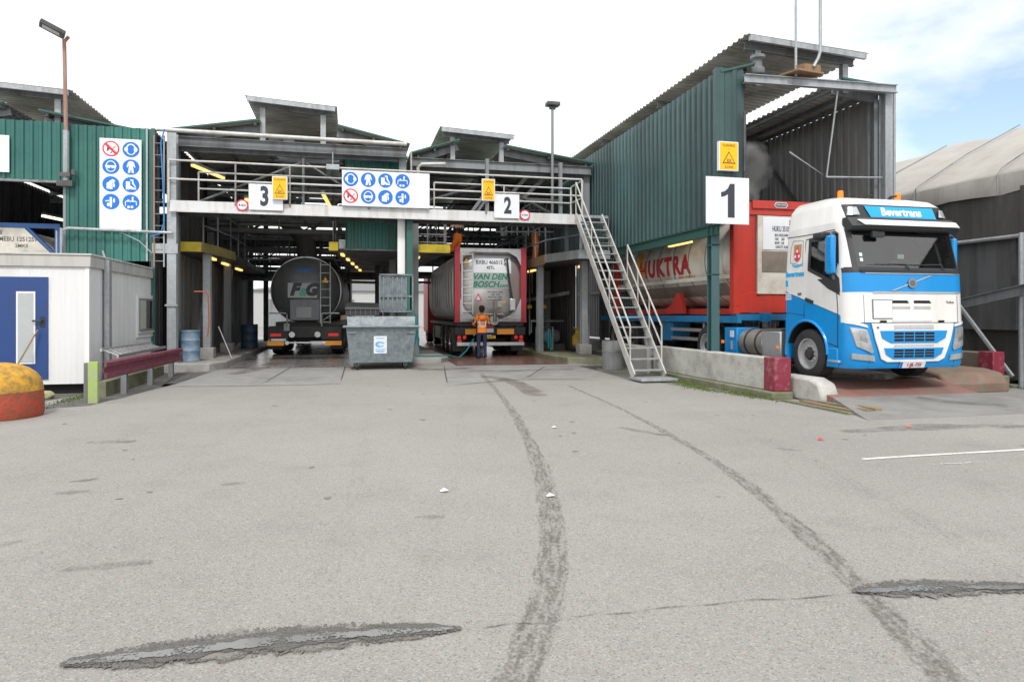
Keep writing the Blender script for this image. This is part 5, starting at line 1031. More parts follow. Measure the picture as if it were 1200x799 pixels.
# lettering and crest on the side
text('lettering','Bevertrans',.105,lambda a,b,c: smap(.004)(1.56-a,b+1.99,c),CYAN,TR,bold=.045,sx=.85,shear=.0)
crest = patch('crest', [(1.40,2.56),(1.62,2.56),(1.62,2.33),(1.58,2.26),(1.51,2.22),(1.44,2.26),(1.40,2.33)], smap(.004), TAN, TR, .004)
patch('crest_figure', [(1.51,2.52),(1.44,2.30),(1.42,2.34),(1.44,2.27),(1.51,2.235),(1.58,2.27),(1.60,2.34),(1.58,2.30)], smap(.009), REDS, crest, .003)
patch('crest_figure', [(1.51,2.54),(1.41,2.32),(1.61,2.32)], smap(.0085), REDS, crest, .003)
for y_, z_ in ((1.51,2.43),(1.455,2.33),(1.565,2.33)): patch('crest_roundel', circ(y_,z_,.026,12,.032), smap(.0122), SIGNW, crest, .002)
patch('crest_ribbon', [(1.36,2.19),(1.45,2.16),(1.51,2.155),(1.57,2.16),(1.66,2.19),(1.64,2.15),(1.57,2.125),(1.51,2.12),(1.45,2.125),(1.38,2.15)], smap(.004), CYAN, crest, .003)
sline([(1.34,2.14),(1.72,2.22),(1.72,2.5),(1.66,2.64),(1.36,2.62),(1.34,2.14)], w_=.005)
text('lettering','460',.055,lambda a,b,c: smap(.004)(1.42-a,b+1.60,c),INKG,TR,bold=.03,shear=.2)
for k in range(4): patch('small_print', [(1.66,1.50+.035*k),(1.84,1.50+.035*k),(1.84,1.52+.035*k),(1.66,1.52+.035*k)], smap(.003), SIGNW, TR, .002)
patch('small_print', [(1.76,1.76),(1.84,1.76),(1.84,1.88),(1.78,1.88)], smap(.003), CYAN, TR, .002)
# wheel arch lip and steps
MB().tube([(-HW-.005,WY+.60*math.cos(R(a)),WR+.03+.60*math.sin(R(a))) for a in range(-8,190,9)],.028,8).build('arch_lip', TBLUE, TR)
MB().box(-1.24,-.95,.36,.62,.27,.62).build('step_box', TBLUE, TR, bevel=.02); MB().box(-1.26,-1.0,.30,.60,.36,.40).build('step_plate', ALU, TR, bevel=.008)
MB().box(-1.23,-1.0,1.78,1.86,.28,1.15).build('rear_fender', TBLUE, TR, bevel=.02)
# lower front: white grille surround, inserts, lamps
patch('grille_surround', [(-.86,1.06),(.86,1.06),(.79,.78),(.66,.44),(.54,.385),(-.54,.385),(-.66,.44),(-.79,.78)], fmap(.012), TWHITE, TR, .02, .1, bevel=.004)
def insert(P, z0, z1, hw_, nm, rows):
    t = patch(nm, P, fmap(.030), TBLUE, TR, .014, .2)
    for r_ in range(rows):
        zc = z0+(z1-z0)*(r_+.5)/rows
        for c_ in range(4):
            xa_ = -hw_+2*hw_*c_/4+.012; xb_ = -hw_+2*hw_*(c_+1)/4-.012; h_ = (z1-z0)/rows*.37
            patch('grille_slot', [(xa_,zc-h_),(xb_,zc-h_),(xb_,zc+h_),(xa_,zc+h_)], fmap(.0445), DK, t, .002)
insert([(-.70,.93),(.70,.93),(.66,.80),(.48,.715),(-.48,.715),(-.66,.80)], .74, .91, .43, 'upper_grille', 3)
insert([(-.62,.63),(.62,.63),(.58,.52),(.42,.435),(-.42,.435),(-.58,.52)], .46, .61, .43, 'lower_grille', 3)
def mesh_band(x0_, x1_, z0_, z1_, off):
    mb = MB(); nx = int((x1_-x0_)/.03); nz = max(1,int((z1_-z0_)/.022))
    for i in range(nx):
        for j in range(nz):
            x = x0_+.03*i+(.015 if j%2 else 0); z = z0_+.022*j; f_ = fmap(off); mb.prism([(x,z),(x+.019,z+.003),(x+.022,z+.014),(x+.003,z+.011)], f_, 0, .002)
    mb.build('mesh_band', INKG, TR)
mesh_band(-.42,.42,.95,1.055,.033); mesh_band(-.42,.42,.645,.69,.033); mesh_band(-.42,-.02,1.30,1.38,.002); mesh_band(.04,.42,1.30,1.38,.002); mesh_band(-.42,.42,1.085,1.115,.002)
for a, b in ((-.42,-.05),(.05,.42)): patch('air_slot', [(a,1.41),(b,1.41),(b-.04,1.46),(a,1.46)], fmap(.002), DK, TR, .004)
cv = patch('front_hatch', [(-.80,1.15),(-.42,1.15),(-.42,1.46),(-.80,1.46)], fmap(.008), SIGNW, TR, .012); patch('hatch_rim', [(-.815,1.135),(-.405,1.135),(-.405,1.475),(-.815,1.475)], fmap(.003), INKG, TR, .004)
MB().box(-.67,-.55,-.02,.0,1.075,1.11).box(.55,.66,-.02,0,1.075,1.11).build('tow_cover', DK, TR)
text('lettering','Volvo',.05,lambda a,b,c: fmap(.002)(a+.82,b+1.43,c),INKG,TR,bold=.02)
text('lettering','05',.035,lambda a,b,c: fmap(.034)(a-.74,b+.985,c),INKG,TR,bold=.03)
for x_ in (-.98,.98): MB().tube([fmap(.001)(x_,z_/100,0) for z_ in range(107,160,8)],.004,6).build('panel_gap', DK, TR)
for x_ in (-.88,.9): MB().tube([fmap(.001)(x_,z_/100,0) for z_ in range(28,60,8)],.004,6).build('panel_gap', DK, TR)
MB().tube([fmap(.002)(x,1.068,0) for x in [-1.2+.1*i for i in range(25)]],.007,6).build('panel_gap', DK, TR)
for s in (-1,1):
    hl = patch('headlight', [(s*.90,.98),(s*1.10,1.0),(s*1.12,.84),(s*1.10,.66),(s*.86,.58),(s*.84,.62)] if s > 0 else [(-1.19,.99),(-.95,.95),(-.82,.56),(-.86,.545),(-1.12,.66)], fmap(.008), LENS, TR, .02, .05)
    for q_ in range(3): patch('lamp_cell', [(s*(.92+.03*q_),.62+.11*q_),(s*(1.06+.01*q_),.66+.11*q_),(s*(1.07+.01*q_),.73+.11*q_),(s*(.93+.03*q_),.70+.11*q_)], fmap(.030), STAIND if q_ % 2 else LENS, hl, .004, .05)
    patch('headlight_brow', [(s*.88,1.00),(s*1.2,1.06),(s*1.215,1.10),(s*.90,1.05)] if s > 0 else [(-1.22,1.06),(-.92,.98),(-.95,1.03),(-1.2,1.115)], fmap(.006), TWHITE, TR, .014, .05)
    patch('fog_lamp', [(s*.78,.40),(s*1.17,.44),(s*1.17,.54),(s*.80,.50)], fmap(.008), LENS, TR, .02, .05)
np_ = patch('number_plate', [(-.26,.275),(.26,.275),(.26,.385),(-.26,.385)], fmap(.035), SIGNW, TR, .008); patch('plate_band', [(-.26,.277),(-.215,.277),(-.215,.383),(-.26,.383)], fmap(.0435), SIGNB, np_, .001)
text('lettering','1-JJL-733',.062,lambda a,b,c: fmap(.0435)(a+.02,b+.33,c),TXRED,np_,bold=.01,sx=.95)
# chassis behind the cab, tanks, toolbox, wheels
MB().box(-.45,-.3,1.8,5.4,.62,.88).box(.3,.45,1.8,5.4,.62,.88).box(-.45,.45,.4,5.2,.5,.62).build('chassis_frame', CH, TR)
MB().box(-.9,.9,.3,1.8,.42,.75).build('engine_block', DK, TR)
for s in (-1,1): wheel(TR, s*1.05, WY, WR, .32, s)
MB().box(-.9,.9,WY-.08,WY+.08,.38,.52).build('front_axle', CH, TR)
rw = wheel(TR, -1.0, 4.9, WR, .55, -1); wheel(TR, 1.0, 4.9, WR, .55, 1)
MB().tube([(-1.0,4.9+.56*math.cos(R(a)),WR+.05+.56*math.sin(R(a))) for a in range(0,185,12)],[.03]*16,6).box(-1.24,-.72,4.3,5.5,1.0,1.03).build('mudguard', BLK, TR)
MB().box(-1.2,-.6,2.05,2.70,.33,.88).build('battery_box', ALU, TR, bevel=.03)
tk = MB().lathe([(0,.001),(0,.27),(.03,.3),(.9,.3),(.93,.27),(.93,.001)],(-.88,2.72,.60),'y',28).build('fuel_tank', mat('tank_alu',(.42,.41,.38),.35,.6,(.25,.22,.18),.7,3), TR)
for y_ in (2.95,3.35): MB().lathe([(0,.302),(0,.31),(.06,.31),(.06,.302)],(-.88,y_,.60),'y',28).build('strap', CH, tk)
MB().box(-1.2,-.62,2.05,2.7,.885,.92).build('box_lid', INKG, TR)
tb = MB().box(-1.18,-.6,3.68,4.2,.32,.92).build('tool_box', TBLUE, TR, bevel=.02); MB().box(-1.19,-1.181,3.8,3.95,.7,.85).build('box_label', SIGNW, tb); MB().box(-1.215,-1.181,3.86,3.89,.42,.62).build('box_latch', ALU, tb)
MB().box(-1.215,-1.18,4.21,4.28,.55,.62).build('side_marker', AMB, TR)
MB().box(-1.215,-1.2,2.12,2.18,.52,.58).build('side_marker', AMB, TR)
mb = MB().tube([(-.3,1.95,1.6),(-.2,2.5,1.3),(0,3.2,1.2)],.02,6).tube([(.1,1.95,1.6),(.1,2.6,1.25),(.1,3.2,1.2)],.02,6); mb.build('air_line', BLK, TR)
# ---- blue trailer chassis
TC = empty('trailer', (9.62,13.4,.33), 'blue skeletal trailer chassis under the white and red tank container', 'trailer', local=True)
MB().box(-.55,-.4,.2,9.0,1.05,1.25).box(.4,.55,.2,9.0,1.05,1.25).box(-1.15,1.15,.4,.6,1.08,1.22).box(-1.15,1.15,6.3,6.5,1.08,1.22).build('frame', TBLUEF, TC)
MB().box(-1.18,-1.08,.3,8.8,1.02,1.18).build('side_rail', TBLUEF, TC)
for y_ in (5.0,6.3,7.6):
    for s in (-1,1): wheel(TC, s*1.0, y_, .5, .38, s, hub=y_ < 6)
    MB().box(-.9,.9,y_-.07,y_+.07,.42,.56).build('axle', CH, TC)
MB().box(-1.16,-1.12,1.8,3.6,.55,.63).box(-1.16,-1.12,1.8,3.6,.78,.86).box(-1.16,-1.12,1.8,1.88,.55,1.02).build('side_guard', ALU, TC)
MB().box(-.95,-.7,1.3,1.5,.1,1.05).box(.7,.95,1.3,1.5,.1,1.05).build('landing_leg', CH, TC)
MB().box(-1.1,-.6,3.6,4.3,.5,1.0).build('spare_box', TBLUEF, TC)
# ---- white tank container in a red frame
def container_frame(T, W, L, H, m, back=True, t=.16):
    for x in (-W/2, W/2-t):
        for y in ((0, L-t) if back else (0,)): MB().box(x,x+t,y,y+t,.17,H-.17).build('corner_post', m, T)
    for x in (-W/2, W/2-t):
        for y in (0, L-t):
            for z in (0, H-.165): MB().box(x-.004,x+t+.004,y-.004,y+t+.004,z,z+.165).build('corner_casting', m, T)
CT = empty('tank_container', (9.62,13.8,1.56), 'white tank container in a red steel frame behind the blue and white cab', 'tank container', local=True)
Wc, Lc, Hc = 2.44, 7.15, 2.55
container_frame(CT, Wc, Lc, Hc, REDP)
MB().box(-1.06,1.06,.02,.16,Hc-.3,Hc-.02).box(-1.06,1.06,.02,.16,.02,.18).build('end_rail', REDP, CT)
MB().box(-.75,1.06,-.02,.06,Hc-.16,Hc+.02).build('end_header', REDP, CT)
MB().box(-1.06,-.62,.06,.12,.17,Hc-.3).build('end_plate', REDP, CT)
mb = MB(); mb.prism([(-1.05,.17),(1.05,.17),(1.05,.35),(.5,.28),(-.2,.5),(-.45,.55),(-1.05,.4)], lambda a,b,c:(a,c,b), .03,.10); mb.build('end_gusset', REDP, CT)
def dish(n=3.0, r=1.12, steps=(0,), y0_=0, y1_=1, cz=1.28, segs=48, bulge=.25, zr_=None):
    """closed tank body: superellipse cross-section of exponent n with dished ends"""
    mb = MB(); secs = []
    for t in (0,.25,.5,.75,.92,1): secs.append((y0_+bulge*(1-math.sqrt(max(0,1-(1-t)**2)))*1.0 if False else y0_+bulge*(1-math.sqrt(1-(1-(1-t))**2)) if False else y0_+bulge*(t**2.2), max(.001,math.sin(t*math.pi/2)**.8 if t else .001)))
    secs = [(y0_+bulge*(s_**2.6), s_) for s_ in (.001,.3,.55,.75,.88,.96)]+[(y0_+bulge*1.08,1.0)]
    secs = secs+[(y1_-bulge*1.08,1.0)]+[(y1_-bulge*(s_**2.6), s_) for s_ in (.96,.88,.75,.55,.3,.001)]
    for y, s_ in secs:
        for j in range(segs):
            a = 2*math.pi*j/segs; c_, s2 = math.cos(a), math.sin(a); x = (abs(c_)**(2/n))*(1 if c_ >= 0 else -1); z = (abs(s2)**(2/n))*(1 if s2 >= 0 else -1)
            mb.v.append((x*r*s_, y, cz+z*(zr_ or r)*s_))
    for i in range(len(secs)-1):
        for j in range(segs): mb.f.append((i*segs+j,i*segs+(j+1)%segs,(i+1)*segs+(j+1)%segs,(i+1)*segs+j)); mb.m.append(0)
    return mb
tk = dish(2.0, 1.14, y0_=.05, y1_=7.0, cz=1.32, bulge=.3).build('tank', TANKW, CT, ang=50)
MB().lathe([(0,1.142),(0,1.165),(.05,1.165),(.05,1.142)],(0,0.6,1.32),'y',48).build('band', TANKW, tk)
for y_ in (1.4,2.25,3.1,3.95,4.8,5.65,6.4): MB().lathe([(0,1.141),(0,1.15),(.035,1.15),(.035,1.141)],(0,y_,1.32),'y',48).build('strap', GALD, tk)
cyl = lambda off, z0_=0: (lambda a, b, c: Vector((-(1.14+off+c)*math.cos(b/1.14), a, 1.32+(1.14+off+c)*math.sin(b/1.14))))
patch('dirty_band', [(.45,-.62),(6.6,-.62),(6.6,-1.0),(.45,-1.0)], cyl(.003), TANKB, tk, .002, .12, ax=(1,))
MB().beam((-1.17,.2,.86),(-1.17,6.9,.86),.03,.10).build('side_rail', TANKW, CT)
for y_ in (3.2,): 
    MB().prism([(-.6,.0),(.35,.0),(.5,.12),(.15,.2),(-.25,.55),(-.4,.55)], lambda a,b,c:(c,y_+a,b), -1.12,-1.0).build('saddle', REDP, CT)
MB().box(-.9,.9,.4,6.8,-.02,.12).build('base_frame', REDP, CT)
text('lettering','HUKTRA',.47,lambda a,b,c: cyl(.004)(3.75-a,b-.06,c),TXRED,tk,bold=.07,sx=1.02,step=.08,ax=(1,),sp=1.2,th=.003)
text('lettering','BELGIUM',.14,lambda a,b,c: cyl(.004)(2.45-a,b-.42,c),TXYEL,tk,bold=.04,sx=1.1,step=.08,ax=(1,),th=.003)
patch('yellow_mark', [(4.9,-.2),(5.2,.5),(5.5,.5),(5.3,-.2)], cyl(.004), TXYEL, tk, .003, .1, ax=(1,))
# printed front panel of the container
MB().box(-.62,1.04,.0,.03,.45,Hc-.32).build('front_panel', TANKW, CT); MB().box(-.62,-.54,-.02,-.001,.45,Hc-.32).build('front_panel_edge', TANKW, CT)
MB().box(-.50,.9,-.015,-.002,.95,1.42).build('walkboard', TANKB, CT)
pl = MB().box(-.48,.95,-.012,-.002,1.46,2.2).build('data_panel', SIGNW, CT)
for s_, h_, z_, x_ in (('3MT5',.12,2.08,.05),('HUKU 351016 1',.13,1.93,-.38),('MAX GROSS 36000',.065,1.79,-.32),('TARE      2650',.065,1.70,-.32),('MAWP :  5.00',.065,1.61,-.32),('CAPACITY 35.000',.065,1.52,-.30)):
    text('lettering', s_, h_*.95, facing(x_+.14,-.013,z_), INK if h_ > .1 else INKG, pl, bold=.02, sx=.47, align='LEFT')
bg_ = MB().prism([(-.13,-.06),(.13,-.06),(.18,0),(.13,.06),(-.13,.06),(-.18,0)], facing(-.02,-.021,Hc-.07), 0,.006).build('maker_badge', SIGNW, CT)
MB().prism([(-.12,-.045),(.12,-.045),(.16,0),(.12,.045),(-.12,.045),(-.16,0)], facing(-.02,-.0275,Hc-.07), 0,.003).build('badge_face', INK, bg_); text('lettering','VAN HOOL',.036,facing(-.02,-.031,Hc-.07),SIGNW,bg_,bold=.03)
# ---- silver tank trailer with red corner posts, bay two
VT = empty('tank_trailer', (4.6,22.45,.13), 'silver ribbed tank trailer with red corner posts in bay two', 'tank trailer', rz=R(-1.2), local=True)
CZ = 1.16
for x in (-1.22,1.04): MB().box(x,x+.18,0,.18,CZ,CZ+2.44).build('corner_post', mat('post_red',(.42,.03,.055),.5,0,(.22,.05,.06),.7,3,True), VT)
for x in (-1.225,1.035):
    for z in (CZ-.02,CZ+2.38): MB().box(x,x+.19,-.01,.19,z,z+.12).build('corner_casting', MATS['post_red'], VT)
MB().box(-1.04,1.04,.02,.14,CZ+2.34,CZ+2.46).build('top_rail', STAIN, VT); MB().box(-1.04,1.04,.02,.14,CZ,CZ+.1).build('bottom_rail', STAIND, VT)
tk = dish(4.2, 1.19, y0_=.03, y1_=9.6, cz=CZ+1.22, bulge=.32, zr_=1.18).build('tank', STAIN, VT, ang=50)
def se_ring(y, r0, r1, n_, cz, w_):
    mb = MB(); k = 48
    for (yy, rr) in ((y,r0),(y,r1),(y+w_,r1),(y+w_,r0)):
        for j in range(k):
            a = 2*math.pi*j/k; c_, s2 = math.cos(a), math.sin(a); mb.v.append((rr*(abs(c_)**(2/n_))*(1 if c_ >= 0 else -1), yy, cz+rr*(abs(s2)**(2/n_))*(1 if s2 >= 0 else -1)))
    for i in range(3):
        for j in range(k): mb.f.append((i*k+j,i*k+(j+1)%k,(i+1)*k+(j+1)%k,(i+1)*k+j)); mb.m.append(0)
    return mb
for i in range(12): se_ring(.65+.72*i, 1.185, 1.235, 4.2, CZ+1.22, .09).build('rib', STAIND, tk)
for sx_ in (-1,1):
    mb = MB(); mb.prism([(sx_*1.04,CZ+.1),(sx_*.35,CZ+.1),(sx_*.62,CZ+.2),(sx_*.88,CZ+.42),(sx_*1.04,CZ+.8)], lambda a,b,c:(a,c,b), .02,.05); mb.build('corner_gusset', mat('light_steel',(.5,.52,.54),.45,.2,(.35,.35,.35),.7,2), VT)
    mb = MB(); mb.prism([(sx_*1.04,CZ+2.34),(sx_*.62,CZ+2.34),(sx_*.9,CZ+2.18),(sx_*1.04,CZ+1.9)], lambda a,b,c:(a,c,b), .02,.05); mb.build('corner_gusset', MATS['light_steel'], VT)
def dmap(cx, cz, off=.004):      # onto the dished end
    def f(a, b, c):
        x, z = cx+a, cz+b; s_ = min(1, ((abs(x)/1.19)**4.2+(abs(z-(CZ+1.22))/1.18)**4.2)**(1/4.2)); return Vector((x, .03+.32*s_**2.6-off-c, z))
    return f
patch('white_panel', [(-.62,-.32),(.72,-.32),(.72,.30),(-.62,.30)], dmap(0,CZ+1.95), SIGNW, tk, .004, .15)
patch('logo_panel', [(-.62,-.27),(.66,-.27),(.66,.27),(-.62,.27)], dmap(.0,CZ+1.38,.006), GREYP, tk, .004, .15)
text('lettering','BXBU 466013 5',.13,dmap(.03,CZ+2.0,.012),INK,tk,bold=.03,sx=.85); text('lettering','45TL',.10,dmap(.0,CZ+1.82,.012),INK,tk,bold=.03,sx=.9)
text('lettering','VAN DEN',.19,dmap(-.02,CZ+1.51,.012),GRNT,tk,bold=.05,shear=.25,sx=1.0,step=.2); text('lettering','BOSCH',.19,dmap(-.17,CZ+1.25,.012),GRNT,tk,bold=.05,shear=.25,sx=1.0,step=.2); text('lettering','.com',.12,dmap(.42,CZ+1.22,.012),GRNT,tk,bold=.05,shear=.25)
for k,s_ in enumerate(('MAX GROSS 36000','TARE  4200','PAYLOAD 31800','CUB.CAP 45000')): text('lettering',s_,.05,dmap(.15,CZ+1.0-.085*k,.010),INK,tk,sx=.9)
for (x_,z_,r_,m_) in ((-.42,CZ+.82,.13,REDS),): 
    t_ = patch('hazard_mark', [(x_-r_,z_-r_*.9),(x_+r_,z_-r_*.9),(x_,z_+r_*1.1)], dmap(0,0,.008), REDS, tk, .004); patch('hazard_face', [(x_-r_*.6,z_-r_*.68),(x_+r_*.6,z_-r_*.68),(x_,z_+r_*.62)], dmap(0,0,.0125), SIGNW, t_, .002)
patch('hazard_mark', [(-.93,CZ+1.93),(-.73,CZ+1.93),(-.83,CZ+2.12)], lambda a,b,c: Vector((a,.0-c,b)), YELSIGN, tk, .004)
patch('sticker', [(-.42,CZ+.42),(-.28,CZ+.42),(-.28,CZ+.47),(-.42,CZ+.47)], dmap(0,0,.008), YELSIGN, tk, .003); patch('sticker', [(.35,CZ+.62),(.5,CZ+.62),(.5,CZ+.68),(.35,CZ+.68)], dmap(0,0,.008), YELSIGN, tk, .003)
lad = MB().beam((-.98,-.03,CZ+.25),(-.98,-.03,CZ+2.3),.04,.03,up=(0,1,0)).beam((-.62,-.03,CZ+.25),(-.62,-.03,CZ+2.3),.04,.03,up=(0,1,0)).build('ladder', ALU, VT)
for k in range(8): MB().beam((-.98,-.03,CZ+.35+.27*k),(-.62,-.03,CZ+.35+.27*k),.03,.03).build('rung', ALU, lad)
MB().tube([(.55,-.02,CZ+2.1),(.62,-.05,CZ+1.4),(.72,-.06,CZ+.75)],.035,8).tube([(.45,-.02,CZ+2.08),(.6,-.02,CZ+2.14)],.03,6).build('hose', BLK, VT); MB().box(.63,.83,-.12,.0,CZ+.38,CZ+.78).build('hose_box', ALU, VT, bevel=.02)
mb = MB().tube([(-.15,-.02,CZ+.75),(.12,-.02,CZ+.75),(.12,-.02,CZ+.25)],.025,8).tube([(-.3,-.06,CZ+.25),(.4,-.06,CZ+.25)],.04,8).tube([(.12,-.1,CZ+.3),(.12,-.1,CZ+.0)],.06,10).tube([(.3,-.06,CZ+.3),(.55,-.08,CZ+.1),(.7,-.08,CZ+.2)],.015,6).box(.2,.36,-.06,-.02,CZ+.5,CZ+.72); mb.build('outlet_valve', STAIND, VT)
MB().lathe([(0,.001),(0,.16),(.05,.18),(.1,.18)],(.1,-.08,CZ+.05),'y',18).build('outlet_cap', STAIND, VT)
MB().box(-1.15,1.15,.1,9.4,CZ-.14,CZ-.03).box(-.55,-.4,.3,9.2,CZ-.45,CZ-.14).box(.4,.55,.3,9.2,CZ-.45,CZ-.14).build('chassis', CH, VT)
mb = MB().box(-1.2,1.2,.1,.3,.72,.98); mb.build('lamp_panel', CH, VT)
MB().box(-1.15,1.15,-.02,.05,.36,.48).build('bumper', ALU, VT, bevel=.01)
for a,b in ((-.86,-.5),(.22,.8)): MB().box(a,b,.03,.09,.74,.92).build('marker_board', ORREFL, VT)
MB().box(-.35,.1,.03,.09,.80,.94).build('spill_board', SIGNW, VT); MB().box(-.2,.12,.03,.09,.98,1.02).build('red_strip', REDS, VT)
for s in (-1,1):
    for k in range(2): MB().lathe([(0,.001),(0,.06),(.04,.065),(.04,.001)],(s*(.88+.18*k),.05,.64),'y',16).build('tail_lamp', TLED, VT)
    MB().box(s*1.0-.07+.05*s,s*1.0+.07+.05*s,.06,.1,.48,.56).build('reflector', TLED, VT)
pl = MB().box(-.28,.16,.0,.03,.60,.70).build('number_plate', PLATEY, VT); text('lettering','WK-21-PG',.06,facing(-.06,-.001,.65),INK,pl,sx=.9)
for y_ in (1.4,2.7,4.0):
    for s in (-1,1): wheel(VT, s*1.02, y_, .5, .40, s, hub=False)
    MB().box(-.9,.9,y_-.07,y_+.07,.43,.57).build('axle', CH, VT)
for s in (-1,1): MB().box(s*1.02-.2,s*1.02+.2,.55,.58,.15,.95).build('mud_flap', BLK, VT)
MB().box(-1.2,-1.1,4.8,6.6,.45,.95).build('pallet_box', mat('dull_green',(.25,.30,.22),.6), VT)
T = empty('red_truck', (4.95,31.9,.13), 'red tractor unit ahead of the silver tank trailer', 'truck', local=True)
MB().box(-1.22,1.22,1.8,3.9,.5,3.4).build('cab', REDP, T, bevel=.12); MB().box(-1.0,1.0,1.74,1.80,1.9,2.9).build('rear_panel', REDP, T); MB().box(-.5,.5,-1.5,3.8,.6,.9).build('chassis', CH, T)
for y_ in (-.3,2.8):
    for s in (-1,1): wheel(T, s*1.0, y_, .5, .35, s, hub=False)
# ---- dark tanker in bay three
FT = empty('tanker', (-1.5,24.4,.13), 'dark grey round tanker trailer with a white logo panel and rear ladder in bay three', 'tanker', rz=R(-2.0), local=True)
tk = dish(2.15, 1.16, y0_=.0, y1_=9.2, cz=2.24, bulge=.35, zr_=1.13).build('tank', TANKG, FT, ang=50)
for i in range(8): se_ring(1.0+1.05*i, 1.15, 1.185, 2.15, 2.24, .06).build('rib', TANKG, tk)
MB().lathe([(0,1.15),(0,1.19),(.06,1.19),(.06,1.15)],(0,.40,2.24),'y',48).build('end_band', STAIND, tk)
fm = lambda cx, cz, off=.004: (lambda a,b,c: Vector((cx+a, -.005+.35*min(1,math.hypot((cx+a)/1.16,(cz+b-2.24)/1.13))**2.6-off-c, cz+b)))
MB().box(-.56,.40,-.06,-.04,1.98,2.48).build('logo_board', GREYP, FT)
text('lettering','F',.38,facing(-.36,-.061,2.24),INK,FT,bold=.1,shear=.3,sx=1.0); text('lettering','G',.38,facing(.19,-.061,2.24),INK,FT,bold=.1,shear=.3,sx=1.0); text('lettering','&',.26,facing(-.08,-.061,2.16),mat('logo_mint',(.05,.42,.28),.5),FT,bold=.05,shear=.2)
MB().box(-.5,.5,-.03,.02,1.2,1.93).build('rear_locker', TANKG, FT, bevel=.02); MB().box(-.28,.22,-.07,-.035,1.30,1.66).build('notice_board', mat('notice_grey',(.27,.28,.29),.5), FT)
for z_, w_, h_, m_ in ((2.95,.26,.035,SIGNB),(2.82,.42,.02,INKG),(2.73,.22,.02,INKG),(2.60,.55,.008,INKG)): patch('small_print', [(-w_,-h_),(w_,-h_),(w_,h_),(-w_,h_)], fm(0,z_), m_, FT, .002, .15)
MB().lathe([(0,.001),(0,.07),(.03,.08),(.03,.001)],(-.8,.1,1.55),'y',16).build('port', BLK, FT)
lad = MB().beam((.52,-.06,1.1),(.52,-.06,3.2),.035,.03,up=(0,1,0)).beam((.84,-.06,1.1),(.84,-.06,3.2),.035,.03,up=(0,1,0)).build('ladder', GAL, FT)
for k in range(8): MB().beam((.52,-.06,1.15+.28*k),(.84,-.06,1.15+.28*k),.025,.025).build('rung', GAL, lad)
patch('hazard_mark', [(.58,2.5),(.78,2.5),(.68,2.7)], lambda a,b,c: Vector((a,-.08-c,b)), YELSIGN, FT, .004)
MB().tube([(-1.15,-.1,1.45),(-.62,-.1,1.45),(-.58,-.1,1.38),(-.58,-.1,1.0)],.025,8).tube([(1.15,-.1,1.45),(.6,-.1,1.45),(.56,-.1,1.38),(.56,-.1,1.0)],.025,8).build('guard_bar', GAL, FT)
MB().box(-1.2,1.2,.1,.7,.62,1.0).box(-1.0,1.0,.3,9,.85,1.15).box(-1.2,-.55,-.05,.1,.55,.98).box(.55,1.2,-.05,.1,.55,.98).build('chassis', CH, FT)
MB().box(-.55,.55,-.02,.06,.42,.47).build('bumper_bar', ALU, FT)
MB().box(-.8,.8,.9,8.6,.45,.85).build('underside_fill', CH, FT)  # solid black box added under the tanker to block light from behind
for y_ in (8.3,11.4):
    for s in (-1,1): wheel(FT, s*1.0, y_, .5, .38, s, hub=False)
MB().box(-1.2,1.2,9.8,11.9,.5,3.3).build('light_block_cab', CH, FT, bevel=.1)  # dark cab added ahead of the tanker to stop light from the far end
for a,b in ((-1.22,-.68),(.68,1.22)): MB().box(a,b,-.08,-.05,.35,.50).build('marker_board', ORREFL, FT); MB().box(a+.1,b-.1,-.07,-.05,.66,.76).build('tail_lamp', TLED, FT)
for x in (-.42,.42): MB().lathe([(0,.001),(0,.1),(.04,.09),(.06,.1)],(x,-.1,.72),'y',16).build('work_lamp', LENS, FT)
MB().box(-1.1,-.62,-.085,-.05,.51,.58).build('number_plate', SIGNW, FT); MB().prism(circ(-.58,.44,.07,16), facing(0,-.08,0), 0,.01).build('speed_mark', SIGNW, FT)
MB().box(-.68,-.5,-.1,0,.85,1.1).build('valve_box', GAL, FT)
for y_ in (1.3,2.6,3.9):
    for s in (-1,1): wheel(FT, s*1.02, y_, .5, .40, s, hub=False)
for s in (-1,1): MB().box(s*1.02-.2,s*1.02+.2,.45,.48,.2,.9).build('mud_flap', BLK, FT)
MB().box(-.9,.9,.5,8.5,3.36,3.40).build('catwalk', STEELD, FT); rails(MB(), [(.85,.4,3.38),(.85,8.5,3.38)], (.0,.35), .02, 1.5).build('catwalk_rail', STEELD, FT)
MB().box(1.12,1.17,1.2,8.2,1.2,1.38).build('side_strip', ORREFL, FT)
MB().tube([(.0,1.6,3.4),(-.05,1.6,3.85),(-.15,1.6,4.15),(-.4,1.6,4.4),(-.9,1.7,4.75),(-1.6,1.9,5.1),(-2.2,2.0,5.3)],[.36,.36,.32,.24,.17,.16,.16],14).build('fume_duct', mat('duct_dark',(.06,.06,.062),.7,0,(.12,.11,.1),.7,4), None, label='x', cat='duct')
fd = bpy.data.objects['fume_duct']; fd.location += FT.location; fd['label'] = 'dark fume duct hanging onto the top of the dark tanker'
